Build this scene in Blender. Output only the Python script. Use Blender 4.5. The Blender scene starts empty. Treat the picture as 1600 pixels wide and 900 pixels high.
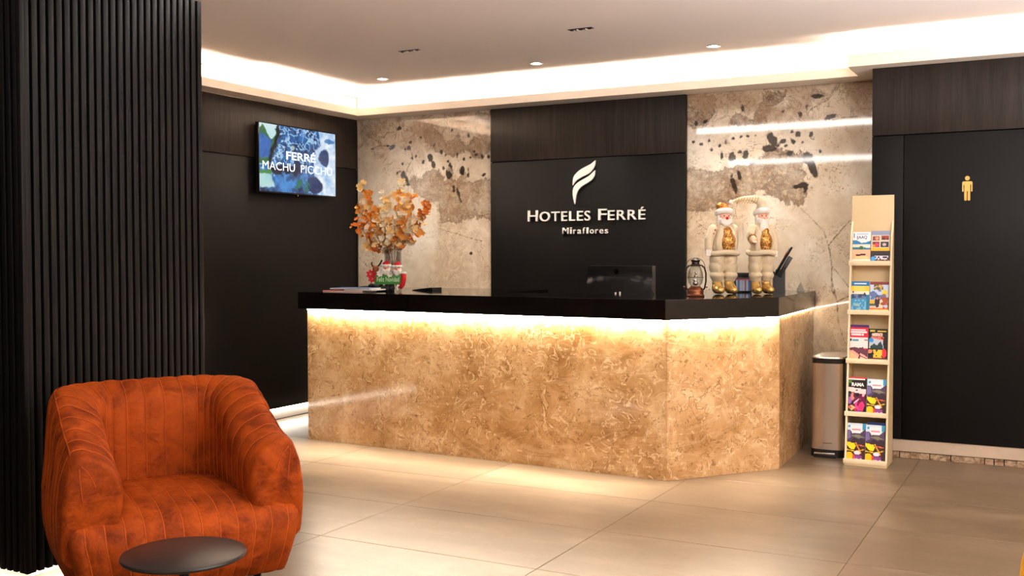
import bpy, bmesh, math, random
import numpy as np
from mathutils import Vector, Matrix, noise as mnoise
random.seed(7); np.random.seed(7)
PI = math.pi
SC = bpy.context.scene
COL = SC.collection

# ------------------------------------------------------------------ camera, world, lights, exposure
cam_d = bpy.data.cameras.new('camera'); cam = bpy.data.objects.new('camera', cam_d); COL.objects.link(cam)
SC.camera = cam
_yaw, _pitch, _roll = .4884, .0271, -.0024
_F = Vector((-math.sin(_yaw)*math.cos(_pitch), math.cos(_yaw)*math.cos(_pitch), -math.sin(_pitch)))
_R = Vector((math.cos(_yaw), math.sin(_yaw), 0)); _U = _R.cross(_F)
_R2 = _R*math.cos(_roll)+_U*math.sin(_roll); _U2 = -_R*math.sin(_roll)+_U*math.cos(_roll)
m = Matrix((_R2, _U2, -_F)).transposed().to_4x4(); m.translation = (5.8513, -7.9374, 1.38)
cam.matrix_world = m
cam_d.sensor_width = 36; cam_d.lens = 1628.4/1600*36; cam_d.shift_y = (442.7-450)/1600
cam_d.clip_start = .05; cam_d.clip_end = 60

w = bpy.data.worlds.new('world'); SC.world = w; w.use_nodes = True
w.node_tree.nodes['Background'].inputs[0].default_value = (.8, .72, .62, 1)
w.node_tree.nodes['Background'].inputs[1].default_value = .0
SC.view_settings.view_transform = 'Standard'; SC.view_settings.look = 'None'
SC.view_settings.exposure = 1.15; SC.view_settings.gamma = 1; SC.view_settings.use_curve_mapping = False
SC.cycles.max_bounces = 8; SC.cycles.diffuse_bounces = 5; SC.cycles.glossy_bounces = 4
SC.cycles.transmission_bounces = 8; SC.cycles.caustics_reflective = False; SC.cycles.caustics_refractive = False
SC.cycles.use_denoising = True; SC.cycles.sample_clamp_indirect = 6

WARM = (1, .72, .44); NEUT = (1, .91, .80); COOL = (1, .95, .9)
def area(name, loc, size, power, color, rot=(0, 0, 0), spread=180):
    l = bpy.data.lights.new(name, 'AREA'); l.shape = 'RECTANGLE'; l.size, l.size_y = size
    l.energy = power; l.color = color; l.spread = math.radians(spread)
    o = bpy.data.objects.new(name, l); COL.objects.link(o); o.location = loc; o.rotation_euler = rot
    return o
def spot(name, loc, power, color, angle=95, blend=.6, rad=.04, rot=(0, 0, 0)):
    l = bpy.data.lights.new(name, 'SPOT'); l.energy = power; l.color = color
    l.spot_size = math.radians(angle); l.spot_blend = blend; l.shadow_soft_size = rad
    o = bpy.data.objects.new(name, l); COL.objects.link(o); o.location = loc; o.rotation_euler = rot
    return o
area('cool_side_fill', (8.55, -6.3, 1.45), (2.1, 3.2), 30, (.88, .92, 1), (0, PI/2+.4, 0))   # added cool fill from the right, tilted at the ceiling; no window there
# unseen upward fill lights, added to brighten the ceiling; no lamps stand there
area('ceiling_fill', (7.3, -3.3, 1.35), (.35, .35), 105, (.93, .94, 1), (PI, 0, 0))
area('ceiling_fill', (6.9, -5.6, 1.35), (.35, .35), 150, (.93, .94, 1), (PI, 0, 0))
# downlights in the ceiling (three in view), then unseen spots added as fill
DOWN = [(.82, -.755, 2.85), (2.256, -.765, 2.85), (3.646, -.755, 2.85)]
for p in DOWN: spot('downlight_or_fill', (p[0], p[1], 2.83), 46, NEUT, 120, .9)
DOWN_FILL = [(3.1, -4.35), (5.4, -4.4), (3.4, -6.5), (6.9, -2.6), (6.6, -6.2), (4.0, -8.6), (7.0, -8.8)]
DPOW = [2, 3, 30, 8, 8, 12, 10]
for p, pw in zip(DOWN_FILL, DPOW): spot('downlight_or_fill', (p[0], p[1], 2.83), pw, NEUT, 105, .8)  # added fill spots: general room light, the strongest for the armchair
# linear ceiling lamps behind / above the camera, the ones mirrored in the polished marble
LIN = [(2.05, 6.4, -3.83), (.35, 6.4, -8.12)]
def tape_lamp(p, q, power):      # light of the tape under the countertop overhang
    p, q = Vector(p), Vector(q); d = q-p
    o = area('tape_lamp', ((p.x+q.x)/2, (p.y+q.y)/2, .973), (d.length, .012), power, (1, .93, .83), (-.36, 0, math.atan2(d.y, d.x)), 56)
tape_lamp((.85, -1.792), (3.70, -1.943), 20); tape_lamp((3.745, -1.918), (4.238, -1.280), 2.5)
# LED tape under the countertop, in the coves and in the plinth recesses is built with its fittings (led())

# ------------------------------------------------------------------ materials
def lin(c):
    return tuple((x/12.92 if x <= .04045 else ((x+.055)/1.055)**2.4) for x in c)
def rgb(r, g, b): return lin((r/255, g/255, b/255))
class NT:
    def __init__(s, name):
        s.m = bpy.data.materials.new(name); s.m.use_nodes = True; s.t = s.m.node_tree
        s.b = s.t.nodes['Principled BSDF']; s.out = s.t.nodes['Material Output']
    def n(s, typ, **k):
        nd = s.t.nodes.new(typ)
        for a, v in k.items(): setattr(nd, a, v)
        return nd
    def l(s, a, b): s.t.links.new(a, b)
    def inp(s, nd, key, v):
        if isinstance(v, bpy.types.NodeSocket): s.l(v, nd.inputs[key])
        elif v is not None:
            if isinstance(v, tuple) and len(v) == 3 and nd.inputs[key].type == 'RGBA': v = v+(1,)
            nd.inputs[key].default_value = v
    def pos(s, obj=False, scale=(1, 1, 1)):
        o = s.n('ShaderNodeTexCoord').outputs['Object'] if obj else s.n('ShaderNodeNewGeometry').outputs['Position']
        if scale == (1, 1, 1): return o
        mp = s.n('ShaderNodeMapping'); mp.inputs['Scale'].default_value = scale; s.l(o, mp.inputs[0]); return mp.outputs[0]
    def noise(s, vec, scale, detail=3, rough=.5, dist=0, col=False):
        nd = s.n('ShaderNodeTexNoise'); s.l(vec, nd.inputs['Vector'])
        nd.inputs['Scale'].default_value = scale; nd.inputs['Detail'].default_value = detail
        nd.inputs['Roughness'].default_value = rough; nd.inputs['Distortion'].default_value = dist
        return nd.outputs['Color' if col else 0]
    def vor(s, vec, scale, feature='F1', out='Distance'):
        nd = s.n('ShaderNodeTexVoronoi'); nd.feature = feature; s.l(vec, nd.inputs['Vector']); nd.inputs['Scale'].default_value = scale
        return nd.outputs[out]
    def math(s, op, a, b=None, c=None, clamp=False):
        nd = s.n('ShaderNodeMath', operation=op); nd.use_clamp = clamp
        s.inp(nd, 0, a); s.inp(nd, 1, b); s.inp(nd, 2, c); return nd.outputs[0]
    def ramp(s, fac, stops, interp='LINEAR'):
        nd = s.n('ShaderNodeValToRGB'); cr = nd.color_ramp; cr.interpolation = interp
        while len(cr.elements) < len(stops): cr.elements.new(.5)
        for e, (p, c) in zip(cr.elements, stops):
            e.position = p; c = (c, c, c) if isinstance(c, (int, float)) else c; e.color = tuple(c)+(1,)
        s.l(fac, nd.inputs[0]); return nd.outputs[0]
    def mix(s, fac, a, b, mode='MIX'):
        nd = s.n('ShaderNodeMix', data_type='RGBA', blend_type=mode)
        s.inp(nd, 0, fac); s.inp(nd, 6, a); s.inp(nd, 7, b); return nd.outputs[2]
    def bump(s, h, strength=.2, dist=.01):
        nd = s.n('ShaderNodeBump'); nd.inputs['Strength'].default_value = strength; nd.inputs['Distance'].default_value = dist
        s.l(h, nd.inputs['Height']); s.l(nd.outputs[0], s.b.inputs['Normal'])
    def set(s, **k):
        for a, v in k.items(): s.inp(s.b, {'col': 'Base Color', 'rough': 'Roughness', 'metal': 'Metallic', 'spec': 'Specular IOR Level',
            'trans': 'Transmission Weight', 'ior': 'IOR', 'sheen': 'Sheen Weight', 'sheenr': 'Sheen Roughness', 'sheent': 'Sheen Tint', 'coat': 'Coat Weight',
            'coatr': 'Coat Roughness', 'ecol': 'Emission Color', 'estr': 'Emission Strength', 'alpha': 'Alpha', 'aniso': 'Anisotropic', 'sss': 'Subsurface Weight'}[a], v)
        return s.m

def plain(name, col, rough=.5, metal=0, spec=.5, var=.06, bump=0, scale=30, **k):
    t = NT(name); p = t.pos(True)
    n = t.noise(p, scale, 3)
    c2 = tuple(x*(1-var*2) for x in col); c1 = tuple(min(1, x*(1+var)) for x in col)
    t.set(col=t.mix(n, c2, c1), rough=rough, metal=metal, spec=spec, **k)
    if bump: t.bump(n, bump, .003)
    return t.m
def emis(name, col, strength):
    t = NT(name); t.set(col=(0, 0, 0), ecol=col, estr=strength, rough=.6); return t.m

def dark_wood(name, base, rough=.42, contrast=.5):
    t = NT(name); p = t.pos(False, (9, 9, .55)); q = t.pos(False, (90, 90, 1.6))
    n = t.noise(p, 1.6, 5, .6, 1.8); g = t.noise(q, 1.4, 3, .6)
    v = t.math('ADD', t.math('MULTIPLY', n, .65), t.math('MULTIPLY', g, .35))
    c = t.ramp(v, [(.3, tuple(x*(1-contrast) for x in base)), (.5, base), (.68, tuple(x*(1+contrast) for x in base))])
    t.set(col=c, rough=rough, spec=.16); t.bump(g, .12, .002); return t.m
M = {}
M['panel'] = dark_wood('dark_wood_panel', rgb(42, 35, 31), .42, .5)
M['door'] = dark_wood('dark_door_laminate', rgb(12, 10, 9), .5, .15)
M['slat'] = dark_wood('black_slat', rgb(15, 13, 13), .5, .25)
M['void'] = plain('black_backing', (.004, .004, .004), .9, spec=.1)
M['ceil'] = plain('white_plaster', rgb(244, 234, 226), .85, spec=.2, var=.01, scale=3)
M['cove'] = plain('cream_plaster', rgb(240, 226, 208), .8, spec=.2, var=.01, scale=3)
M['wallcream'] = plain('beige_wall_paint', rgb(196, 180, 160), .85, spec=.2, var=.02, scale=3)
M['black_gloss'] = plain('polished_black_granite', rgb(14, 11, 10), .07, spec=.6, var=.3, scale=160)
M['led'] = emis('led_tape_warm', (1, .88, .75), 115)
M['led_floor'] = emis('led_tape_floor', (1, .92, .78), 22)
M['lamp_white'] = emis('lamp_lens', (1, .93, .82), 25)
M['lin_lamp'] = emis('linear_lamp_lens', (1, .94, .88), 14)

def counter_stone():
    t = NT('polished_tan_marble'); p = t.pos()
    big = t.noise(p, 1.3, 5, .6, 1.2); mid = t.noise(p, 5.0, 6, .68, .7)
    v = t.math('ADD', t.math('MULTIPLY', big, .5), t.math('MULTIPLY', mid, .5))
    base = t.ramp(v, [(.36, rgb(152, 108, 62)), (.46, rgb(178, 135, 87)), (.53, rgb(194, 152, 104)), (.62, rgb(214, 178, 134))])
    warp = t.noise(p, 10, 4, .5, 1.5)
    f = t.math('FRACT', t.math('MULTIPLY', warp, 4.2)); d = t.math('ABSOLUTE', t.math('SUBTRACT', f, .5))
    light = t.math('SUBTRACT', 1, t.math('MULTIPLY', d, 8), clamp=True)
    f2 = t.math('FRACT', t.math('ADD', t.math('MULTIPLY', warp, 4.2), .20)); d2 = t.math('ABSOLUTE', t.math('SUBTRACT', f2, .5))
    dark = t.math('SUBTRACT', 1, t.math('MULTIPLY', d2, 9), clamp=True)
    msk = t.ramp(t.noise(p, 3.1, 4, .6, .8), [(.38, 0.0), (.52, 1.0)]); msk2 = t.ramp(t.noise(p, 5.3, 4, .7, .8), [(.42, 0.0), (.56, 1.0)])
    c = t.mix(t.math('MULTIPLY', t.math('MULTIPLY', light, msk), .8), base, rgb(232, 202, 160))
    c = t.mix(t.math('MULTIPLY', t.math('MULTIPLY', dark, msk2), .75), c, rgb(122, 78, 38))
    pit = t.ramp(t.noise(p, 34, 2, .5, 1.0), [(.66, 0.0), (.70, 1.0)])
    c = t.mix(t.math('MULTIPLY', pit, .6), c, rgb(112, 74, 40))
    st = t.pos(False, (1.2, 1.2, 3.5)); w_ = t.noise(st, 1.0, 2, .5, 3)
    swirl = t.ramp(t.math('ABSOLUTE', t.math('SUBTRACT', w_, .5)), [(.0, 1.0), (.03, 0.0)])
    c = t.mix(t.math('MULTIPLY', swirl, .18), c, rgb(236, 208, 170))
    t.set(col=c, rough=.10, spec=.5); return t.m
M['counter'] = counter_stone()

def wall_marble():
    t = NT('bookmatched_wall_marble'); p = t.pos()
    a = t.n('ShaderNodeAttribute', attribute_name='f1'); b = t.n('ShaderNodeAttribute', attribute_name='f2')
    sa = t.n('ShaderNodeSeparateColor'); t.l(a.outputs['Color'], sa.inputs[0]); sb = t.n('ShaderNodeSeparateColor'); t.l(b.outputs['Color'], sb.inputs[0])
    grey, blob, vein = sa.outputs; warm, _x, _y = sb.outputs
    nf = t.noise(p, 26, 4, .6); nm = t.noise(p, 7, 5, .65, 1.0); nb = t.noise(p, 1.7, 4, .6)
    c = t.ramp(nb, [(.3, rgb(190, 168, 140)), (.48, rgb(220, 204, 180)), (.64, rgb(240, 230, 213))])
    c = t.mix(t.math('MULTIPLY', t.ramp(nm, [(.5, 0.0), (.72, 1.0)]), .35), c, rgb(186, 158, 126))
    # warm veined area
    wv = t.noise(p, 5.2, 5, .62, 2.6); wl = t.ramp(t.math('ABSOLUTE', t.math('SUBTRACT', wv, .5)), [(0, .55), (.02, 0.0)])
    wn = t.math('ADD', warm, t.math('MULTIPLY', t.math('SUBTRACT', nf, .5), .10))
    wmask = t.ramp(wn, [(.47, 1.0), (.52, 0.0)])
    c = t.mix(t.math('MULTIPLY', wmask, .60), c, t.mix(wl, t.ramp(wv, [(.3, rgb(176, 146, 112)), (.5, rgb(204, 180, 150)), (.7, rgb(222, 202, 174))]), rgb(160, 112, 62)))
    # grey-brown cloud
    gn = t.math('ADD', grey, t.math('MULTIPLY', t.math('SUBTRACT', nm, .5), .22)); gn = t.math('ADD', gn, t.math('MULTIPLY', t.math('SUBTRACT', nf, .5), .10))
    gm = t.ramp(gn, [(.485, 1.0), (.505, 0.0)])
    gt = t.noise(p, 20, 5, .7, 1.6)
    gcol = t.ramp(gt, [(.3, rgb(84, 64, 48)), (.46, rgb(130, 106, 84)), (.58, rgb(168, 142, 116)), (.72, rgb(208, 186, 158))])
    web = t.ramp(t.math('ABSOLUTE', t.math('SUBTRACT', t.noise(p, 10, 3, .6, 1.5), .5)), [(0, 1.0), (.035, 0.0)])
    gcol = t.mix(t.math('MULTIPLY', web, .75), gcol, rgb(62, 44, 32))
    gv = t.ramp(t.noise(p, 2.4, 4, .6, .6), [(.3, .30), (.62, .95)])
    c = t.mix(t.math('MULTIPLY', gm, gv), c, gcol)
    halo = t.ramp(gn, [(.49, .55), (.60, 0.0)]); hz = t.ramp(t.noise(p, 11, 5, .7, 1.5), [(.46, 0.0), (.60, 1.0)])
    c = t.mix(t.math('MULTIPLY', t.math('MULTIPLY', halo, hz), .8), c, rgb(128, 96, 68))
    edge = t.ramp(t.math('ABSOLUTE', t.math('SUBTRACT', gn, .497)), [(0, 1.0), (.016, 0.0)])
    c = t.mix(t.math('MULTIPLY', edge, .6), c, rgb(84, 60, 44))
    # dark web along the top of the sheets
    sz = t.n('ShaderNodeSeparateXYZ'); t.l(p, sz.inputs[0])
    zt = t.ramp(t.math('ADD', t.math('MULTIPLY', t.math('SUBTRACT', sz.outputs[2], 2.0), 1.5), t.math('MULTIPLY', t.math('SUBTRACT', nm, .5), .9)), [(.42, 0.0), (.72, 1.0)])
    w1 = t.ramp(t.math('ABSOLUTE', t.math('SUBTRACT', t.noise(p, 5.2, 5, .62, 1.4), .5)), [(0, 1.0), (.020, 0.0)])
    w2 = t.ramp(t.math('ABSOLUTE', t.math('SUBTRACT', t.noise(p, 12, 4, .6, 1.2), .52)), [(0, 1.0), (.028, 0.0)]); wz = t.ramp(t.noise(p, 3.6, 3), [(.44, 0.0), (.55, 1.0)])
    c = t.mix(t.math('MULTIPLY', t.math('MULTIPLY', zt, t.math('MAXIMUM', w1, t.math('MULTIPLY', w2, wz))), .75), c, rgb(70, 48, 34))
    c = t.mix(t.math('MULTIPLY', t.math('MULTIPLY', zt, wz), .6), c, rgb(150, 118, 90))
    # veins
    vn = t.math('ADD', vein, t.math('MULTIPLY', t.math('SUBTRACT', t.noise(p, 22, 5, .75), .5), .07))
    c = t.mix(t.ramp(vn, [(.502, .85), (.520, 0.0)]), c, rgb(104, 74, 50))
    crk = t.vor(t.noise(p, 2.2, 5, .7, .4, col=True), 5.5, 'DISTANCE_TO_EDGE')
    ck = t.ramp(crk, [(0, 1.0), (.022, 0.0)]); ckm = t.ramp(t.noise(p, 2.6, 3), [(.42, 0.0), (.56, 1.0)])
    c = t.mix(t.math('MULTIPLY', t.math('MULTIPLY', ck, ckm), .85), c, rgb(128, 92, 62))
    # blobs
    bn = t.math('ADD', blob, t.math('MULTIPLY', t.math('SUBTRACT', t.noise(p, 24, 4, .6), .5), .085))
    c = t.mix(t.ramp(bn, [(.497, .93), (.512, 0.0)]), c, rgb(40, 31, 26))
    sp = t.ramp(t.noise(p, 48, 2, .5), [(.70, 0.0), (.74, 1.0)]); spm = t.ramp(t.noise(p, 3.3, 3), [(.48, 0.0), (.6, 1.0)])
    c = t.mix(t.math('MULTIPLY', t.math('MULTIPLY', sp, spm), .7), c, rgb(98, 70, 48))
    t.set(col=c, rough=.045, spec=.55); return t.m
M['marble'] = wall_marble()

def floor_tile():
    t = NT('polished_floor_tile'); p = t.pos(False, (1, 3.2, 1)); q = t.pos()
    oi = t.n('ShaderNodeObjectInfo').outputs['Random']
    n = t.noise(p, 1.5, 5, .6, .5); n2 = t.noise(q, 11, 7, .78)
    v = t.math('ADD', t.math('MULTIPLY', n, .6), t.math('MULTIPLY', n2, .4))
    v = t.math('ADD', v, t.math('MULTIPLY', t.math('SUBTRACT', oi, .5), .07))
    c = t.ramp(v, [(.25, rgb(80, 64, 48)), (.5, rgb(104, 86, 67)), (.72, rgb(130, 110, 88))])
    vl = t.ramp(t.math('ABSOLUTE', t.math('SUBTRACT', t.noise(p, 3.0, 6, .7, 1.2), .5)), [(0, 1.0), (.005, 0.0)])
    c = t.mix(t.math('MULTIPLY', vl, .16), c, rgb(206, 186, 160))
    t.set(col=c, rough=t.ramp(n2, [(.2, .27), (.8, .31)]), spec=.5); return t.m
M['tile'] = floor_tile()
M['grout'] = plain('tile_grout', rgb(112, 90, 70), .9)

def velvet(name, base, dark):
    t = NT(name); p = t.pos(True); n = t.noise(p, 7, 5, .6, .8); f = t.noise(p, 90, 3, .6)
    v = t.math('ADD', t.math('MULTIPLY', n, .8), t.math('MULTIPLY', f, .2))
    t.set(col=t.ramp(v, [(.36, dark), (.56, base), (.72, tuple(min(1, x*1.25) for x in base))]), rough=.68, spec=.12, sheen=.16, sheenr=.4, sheent=tuple(min(1, x*1.6) for x in base)+(1,))
    cr = t.noise(t.pos(True, (6, 6, 9)), 1.6, 3, .5, 1.5)
    t.bump(cr, .35, .02); return t.m
M['orange'] = velvet('orange_velvet', rgb(154, 64, 12), rgb(106, 37, 6))
M['orange_seam'] = plain('orange_piping', rgb(184, 82, 26), .6, spec=.15)
M['yellow'] = velvet('yellow_velvet', rgb(232, 164, 40), rgb(200, 128, 20))
M['yellow_seam'] = plain('yellow_piping', rgb(244, 190, 80), .55)
M['black_metal'] = plain('black_painted_metal', rgb(24, 22, 21), .4, .3)
M['black_table'] = plain('black_lacquer_top', rgb(36, 32, 30), .33, spec=.5)
M['black_plastic'] = plain('black_plastic', rgb(20, 19, 19), .35)
M['black_cloth'] = plain('black_felt', rgb(14, 13, 13), .9, bump=.4, scale=120)
M['steel'] = plain('brushed_steel', rgb(204, 196, 188), .27, .93, scale=4, var=.02)
M['chrome'] = plain('chrome', rgb(210, 206, 200), .12, 1.0)
M['white_letter'] = plain('white_acrylic', rgb(240, 234, 226), .4, var=.01)
M['gold_sign'] = plain('brushed_gold', rgb(212, 168, 88), .35, .55)
M['cream_board'] = plain('cream_melamine', rgb(206, 182, 140), .5, var=.02, scale=8)
M['edge_board'] = plain('pale_edge_band', rgb(222, 204, 170), .5, var=.02, scale=8)
M['paper'] = plain('white_paper', rgb(228, 222, 212), .7)
M['white'] = plain('white_gloss', rgb(236, 230, 222), .4)
M['red'] = plain('red_felt', rgb(196, 20, 28), .8, bump=.3, scale=100)
M['green'] = plain('green_paint', rgb(52, 128, 44), .6)
M['fur'] = plain('white_plush', rgb(240, 232, 220), .95, bump=.9, scale=90, sheen=.4)
M['pink_skin'] = plain('painted_skin', rgb(236, 178, 150), .55)
M['cream_satin'] = plain('cream_satin', rgb(208, 188, 154), .33, var=.06, bump=.25, scale=22, sheen=.3)
M['cream_coat'] = plain('cream_plush_coat', rgb(216, 197, 164), .8, bump=.5, scale=60, sheen=.4)
M['gold_boot'] = plain('gold_lame', rgb(222, 180, 104), .25, .7, bump=.5, scale=40)
def sequins():
    t = NT('gold_sequins'); p = t.pos(True)
    c = t.vor(p, 150, 'F1', 'Color'); sc = t.n('ShaderNodeSeparateColor'); t.l(c, sc.inputs[0])
    col = t.ramp(sc.outputs[0], [(.0, rgb(130, 78, 22)), (.6, rgb(200, 136, 50)), (.85, rgb(236, 190, 110)), (1, rgb(255, 240, 210))])
    t.set(col=col, rough=.3, metal=.6); t.bump(sc.outputs[1], .8, .004); return t.m
M['sequin'] = sequins()
M['copper'] = plain('aged_copper', rgb(122, 72, 48), .35, .9, var=.3)
M['bronze_dark'] = plain('dark_bronze', rgb(46, 34, 30), .4, .8, var=.3)
M['brown'] = plain('brown_plush', rgb(150, 84, 40), .9, bump=.5, scale=90)
M['stem'] = plain('brown_stem', rgb(120, 76, 48), .7)
def glass(name, tint=(1, 1, 1)):
    t = NT(name); fr = t.n('ShaderNodeLayerWeight'); fr.inputs['Blend'].default_value = .35
    tr = t.n('ShaderNodeBsdfTransparent'); tr.inputs[0].default_value = tint+(1,)
    gl = t.n('ShaderNodeBsdfGlossy'); gl.inputs['Roughness'].default_value = .03; gl.inputs[0].default_value = (.9, .92, .92, 1)
    mx = t.n('ShaderNodeMixShader'); t.l(t.math('MULTIPLY', fr.outputs['Facing'], .55), mx.inputs[0]); t.l(tr.outputs[0], mx.inputs[1]); t.l(gl.outputs[0], mx.inputs[2])
    t.l(mx.outputs[0], t.out.inputs[0]); return t.m
M['glass'] = glass('clear_glass', (.90, .90, .89))
M['petal'] = [plain('petal_%s' % k, c, .7, var=.12, scale=40) for k, c in
              (('orange', rgb(244, 166, 70)), ('apricot', rgb(252, 208, 138)), ('peach', rgb(254, 232, 200)), ('rust', rgb(222, 126, 40)))]
def attr_mat(name, rough=.4, emit=0.0, spec=.4):
    t = NT(name); a = t.n('ShaderNodeAttribute', attribute_name='Col').outputs['Color']
    if emit: t.set(col=(.01, .01, .01), ecol=a, estr=emit, rough=.15)
    else: t.set(col=a, rough=rough, spec=spec)
    return t.m
M['print'] = attr_mat('printed_cover', .35)
M['screen'] = attr_mat('tv_picture', emit=.42)
M['screen_text'] = emis('tv_caption', (.92, .97, 1), .6)
M['plinth'] = plain('off_white_plinth_paint', rgb(186, 166, 144), .75, bump=.2, scale=20)
def rough_stone():
    t = NT('rough_plinth_stone'); p = t.pos(); n = t.noise(p, 24, 5, .7, 1)
    t.set(col=t.ramp(n, [(.35, rgb(96, 70, 46)), (.5, rgb(150, 122, 94)), (.65, rgb(186, 164, 138))]), rough=.8); t.bump(n, .6, .006); return t.m
M['rough_stone'] = rough_stone()

# ------------------------------------------------------------------ helpers
def props(o, label=None, cat=None, group=None, kind=None):
    if label: o['label'] = label
    if cat: o['category'] = cat
    if group: o['group'] = group
    if kind: o['kind'] = kind
    return o
def link_mesh(name, me, mat=None, parent=None):
    o = bpy.data.objects.new(name, me); COL.objects.link(o)
    if mat is not None:
        for x in (mat if isinstance(mat, list) else [mat]): me.materials.append(x)
    if parent is not None: o.parent = parent
    return o
def mesh(name, verts, faces, mat=None, parent=None, smooth=False):
    me = bpy.data.meshes.new(name); me.from_pydata([tuple(v) for v in verts], [], [tuple(f) for f in faces]); me.update()
    if smooth: me.polygons.foreach_set('use_smooth', [True]*len(me.polygons))
    return link_mesh(name, me, mat, parent)
def from_bm(name, bm, mat=None, parent=None, smooth=False, angle=None):
    bmesh.ops.recalc_face_normals(bm, faces=bm.faces)
    me = bpy.data.meshes.new(name); bm.to_mesh(me); bm.free()
    if smooth or angle:
        me.polygons.foreach_set('use_smooth', [True]*len(me.polygons))
        if angle: me.set_sharp_from_angle(angle=math.radians(angle))
    return link_mesh(name, me, mat, parent)
def root(name, loc, rz=0, label=None, cat=None, group=None, kind=None):
    o = bpy.data.objects.new(name, None); COL.objects.link(o); o.empty_display_size = .1
    o.location = loc; o.rotation_euler = (0, 0, rz); return props(o, label, cat, group, kind)
def bm_box(bm, x0, x1, y0, y1, z0, z1, bev=0, seg=2, mat=None):
    r = bmesh.ops.create_cube(bm, size=1); vs = r['verts']
    for v in vs: v.co = Vector((x0+(v.co.x+.5)*(x1-x0), y0+(v.co.y+.5)*(y1-y0), z0+(v.co.z+.5)*(z1-z0)))
    if mat is not None:
        for v in vs: v.co = mat @ v.co
    if bev:
        es = list({e for v in vs for e in v.link_edges})
        bmesh.ops.bevel(bm, geom=es, offset=bev, segments=seg, affect='EDGES', profile=.5)
def box(name, x0, x1, y0, y1, z0, z1, mat=None, parent=None, bev=0, seg=2, kind=None):
    bm = bmesh.new(); bm_box(bm, x0, x1, y0, y1, z0, z1, bev, seg)
    o = from_bm(name, bm, mat, parent, angle=(40 if bev else None))
    if kind: o['kind'] = kind
    return o
def poly_prism(bm, pts, a0, a1, axis='z'):
    """extrude polygon pts (2D) between a0 and a1 along axis"""
    def P(p, a): return {'z': (p[0], p[1], a), 'y': (p[0], a, p[1]), 'x': (a, p[0], p[1])}[axis]
    b = [bm.verts.new(P(p, a0)) for p in pts]; t = [bm.verts.new(P(p, a1)) for p in pts]
    n = len(pts); fs = [bm.faces.new(b[::-1]), bm.faces.new(t)]
    for i in range(n): fs.append(bm.faces.new((b[i], b[(i+1) % n], t[(i+1) % n], t[i])))
    return fs
def prism(name, pts, a0, a1, mat=None, parent=None, axis='z', bev=0):
    bm = bmesh.new(); poly_prism(bm, pts, a0, a1, axis)
    if bev: bmesh.ops.bevel(bm, geom=list(bm.edges), offset=bev, segments=2, affect='EDGES')
    return from_bm(name, bm, mat, parent, angle=(35 if bev else None))
def lathe(name, prof, mat=None, parent=None, seg=32, loc=(0, 0, 0), smooth=50, rot=None):
    bm = bmesh.new(); rings = []
    for r, z in prof:
        if r < 1e-5: rings.append([bm.verts.new((0, 0, z))])
        else: rings.append([bm.verts.new((r*math.cos(2*PI*i/seg), r*math.sin(2*PI*i/seg), z)) for i in range(seg)])
    for a, b in zip(rings, rings[1:]):
        for i in range(seg):
            j = (i+1) % seg
            if len(a) == 1 and len(b) == 1: continue
            if len(a) == 1: bm.faces.new((a[0], b[i], b[j]))
            elif len(b) == 1: bm.faces.new((a[i], a[j], b[0]))
            else: bm.faces.new((a[i], a[j], b[j], b[i]))
    if rot is not None: bmesh.ops.transform(bm, matrix=rot, verts=bm.verts)
    bmesh.ops.translate(bm, vec=loc, verts=bm.verts)
    return from_bm(name, bm, mat, parent, angle=smooth)
def bm_tube(bm, pts, r, seg=8, cap=True):
    pts = [Vector(p) for p in pts]; rs = r if isinstance(r, (list, tuple)) else [r]*len(pts)
    t0 = (pts[1]-pts[0]).normalized(); up = Vector((0, 0, 1)) if abs(t0.z) < .9 else Vector((1, 0, 0))
    nrm = t0.cross(up).normalized(); rings = []
    for i, p in enumerate(pts):
        t = (pts[min(i+1, len(pts)-1)]-pts[max(i-1, 0)]).normalized()
        nrm = (nrm-t*nrm.dot(t)); nrm = nrm.normalized() if nrm.length > 1e-6 else t.orthogonal().normalized()
        b = t.cross(nrm)
        rings.append([bm.verts.new(p+(nrm*math.cos(2*PI*k/seg)+b*math.sin(2*PI*k/seg))*rs[i]) for k in range(seg)])
    for a, b in zip(rings, rings[1:]):
        for k in range(seg): bm.faces.new((a[k], a[(k+1) % seg], b[(k+1) % seg], b[k]))
    if cap: bm.faces.new(rings[0][::-1]); bm.faces.new(rings[-1])
def tube(name, pts, r, mat=None, parent=None, seg=8):
    bm = bmesh.new(); bm_tube(bm, pts, r, seg); return from_bm(name, bm, mat, parent, smooth=True)
def blob(name, parts, mat, parent, vox=.006, smooth=6, deform=None):
    """parts: (center, radii[, euler]) ellipsoids fused into one continuous skin"""
    bm = bmesh.new()
    for q in parts:
        c, r = q[0], q[1]; e = q[2] if len(q) > 2 else (0, 0, 0)
        if not isinstance(r, (tuple, list)): r = (r, r, r)
        mt = Matrix.Translation(c) @ Matrix.Rotation(e[2], 4, 'Z') @ Matrix.Rotation(e[1], 4, 'Y') @ Matrix.Rotation(e[0], 4, 'X') @ Matrix.Diagonal((r[0], r[1], r[2], 1))
        bmesh.ops.create_icosphere(bm, subdivisions=3, radius=1, matrix=mt)
    o = from_bm(name, bm, mat, parent, smooth=True)
    md = o.modifiers.new('fuse', 'REMESH'); md.mode = 'VOXEL'; md.voxel_size = vox; md.use_smooth_shade = True
    ms = o.modifiers.new('relax', 'SMOOTH'); ms.iterations = smooth; ms.factor = .5
    return o
def capsule(a, b, ra, rb, n=6):
    a, b = Vector(a), Vector(b)
    return [(tuple(a.lerp(b, i/(n-1))), ra+(rb-ra)*i/(n-1)) for i in range(n)]
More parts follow.
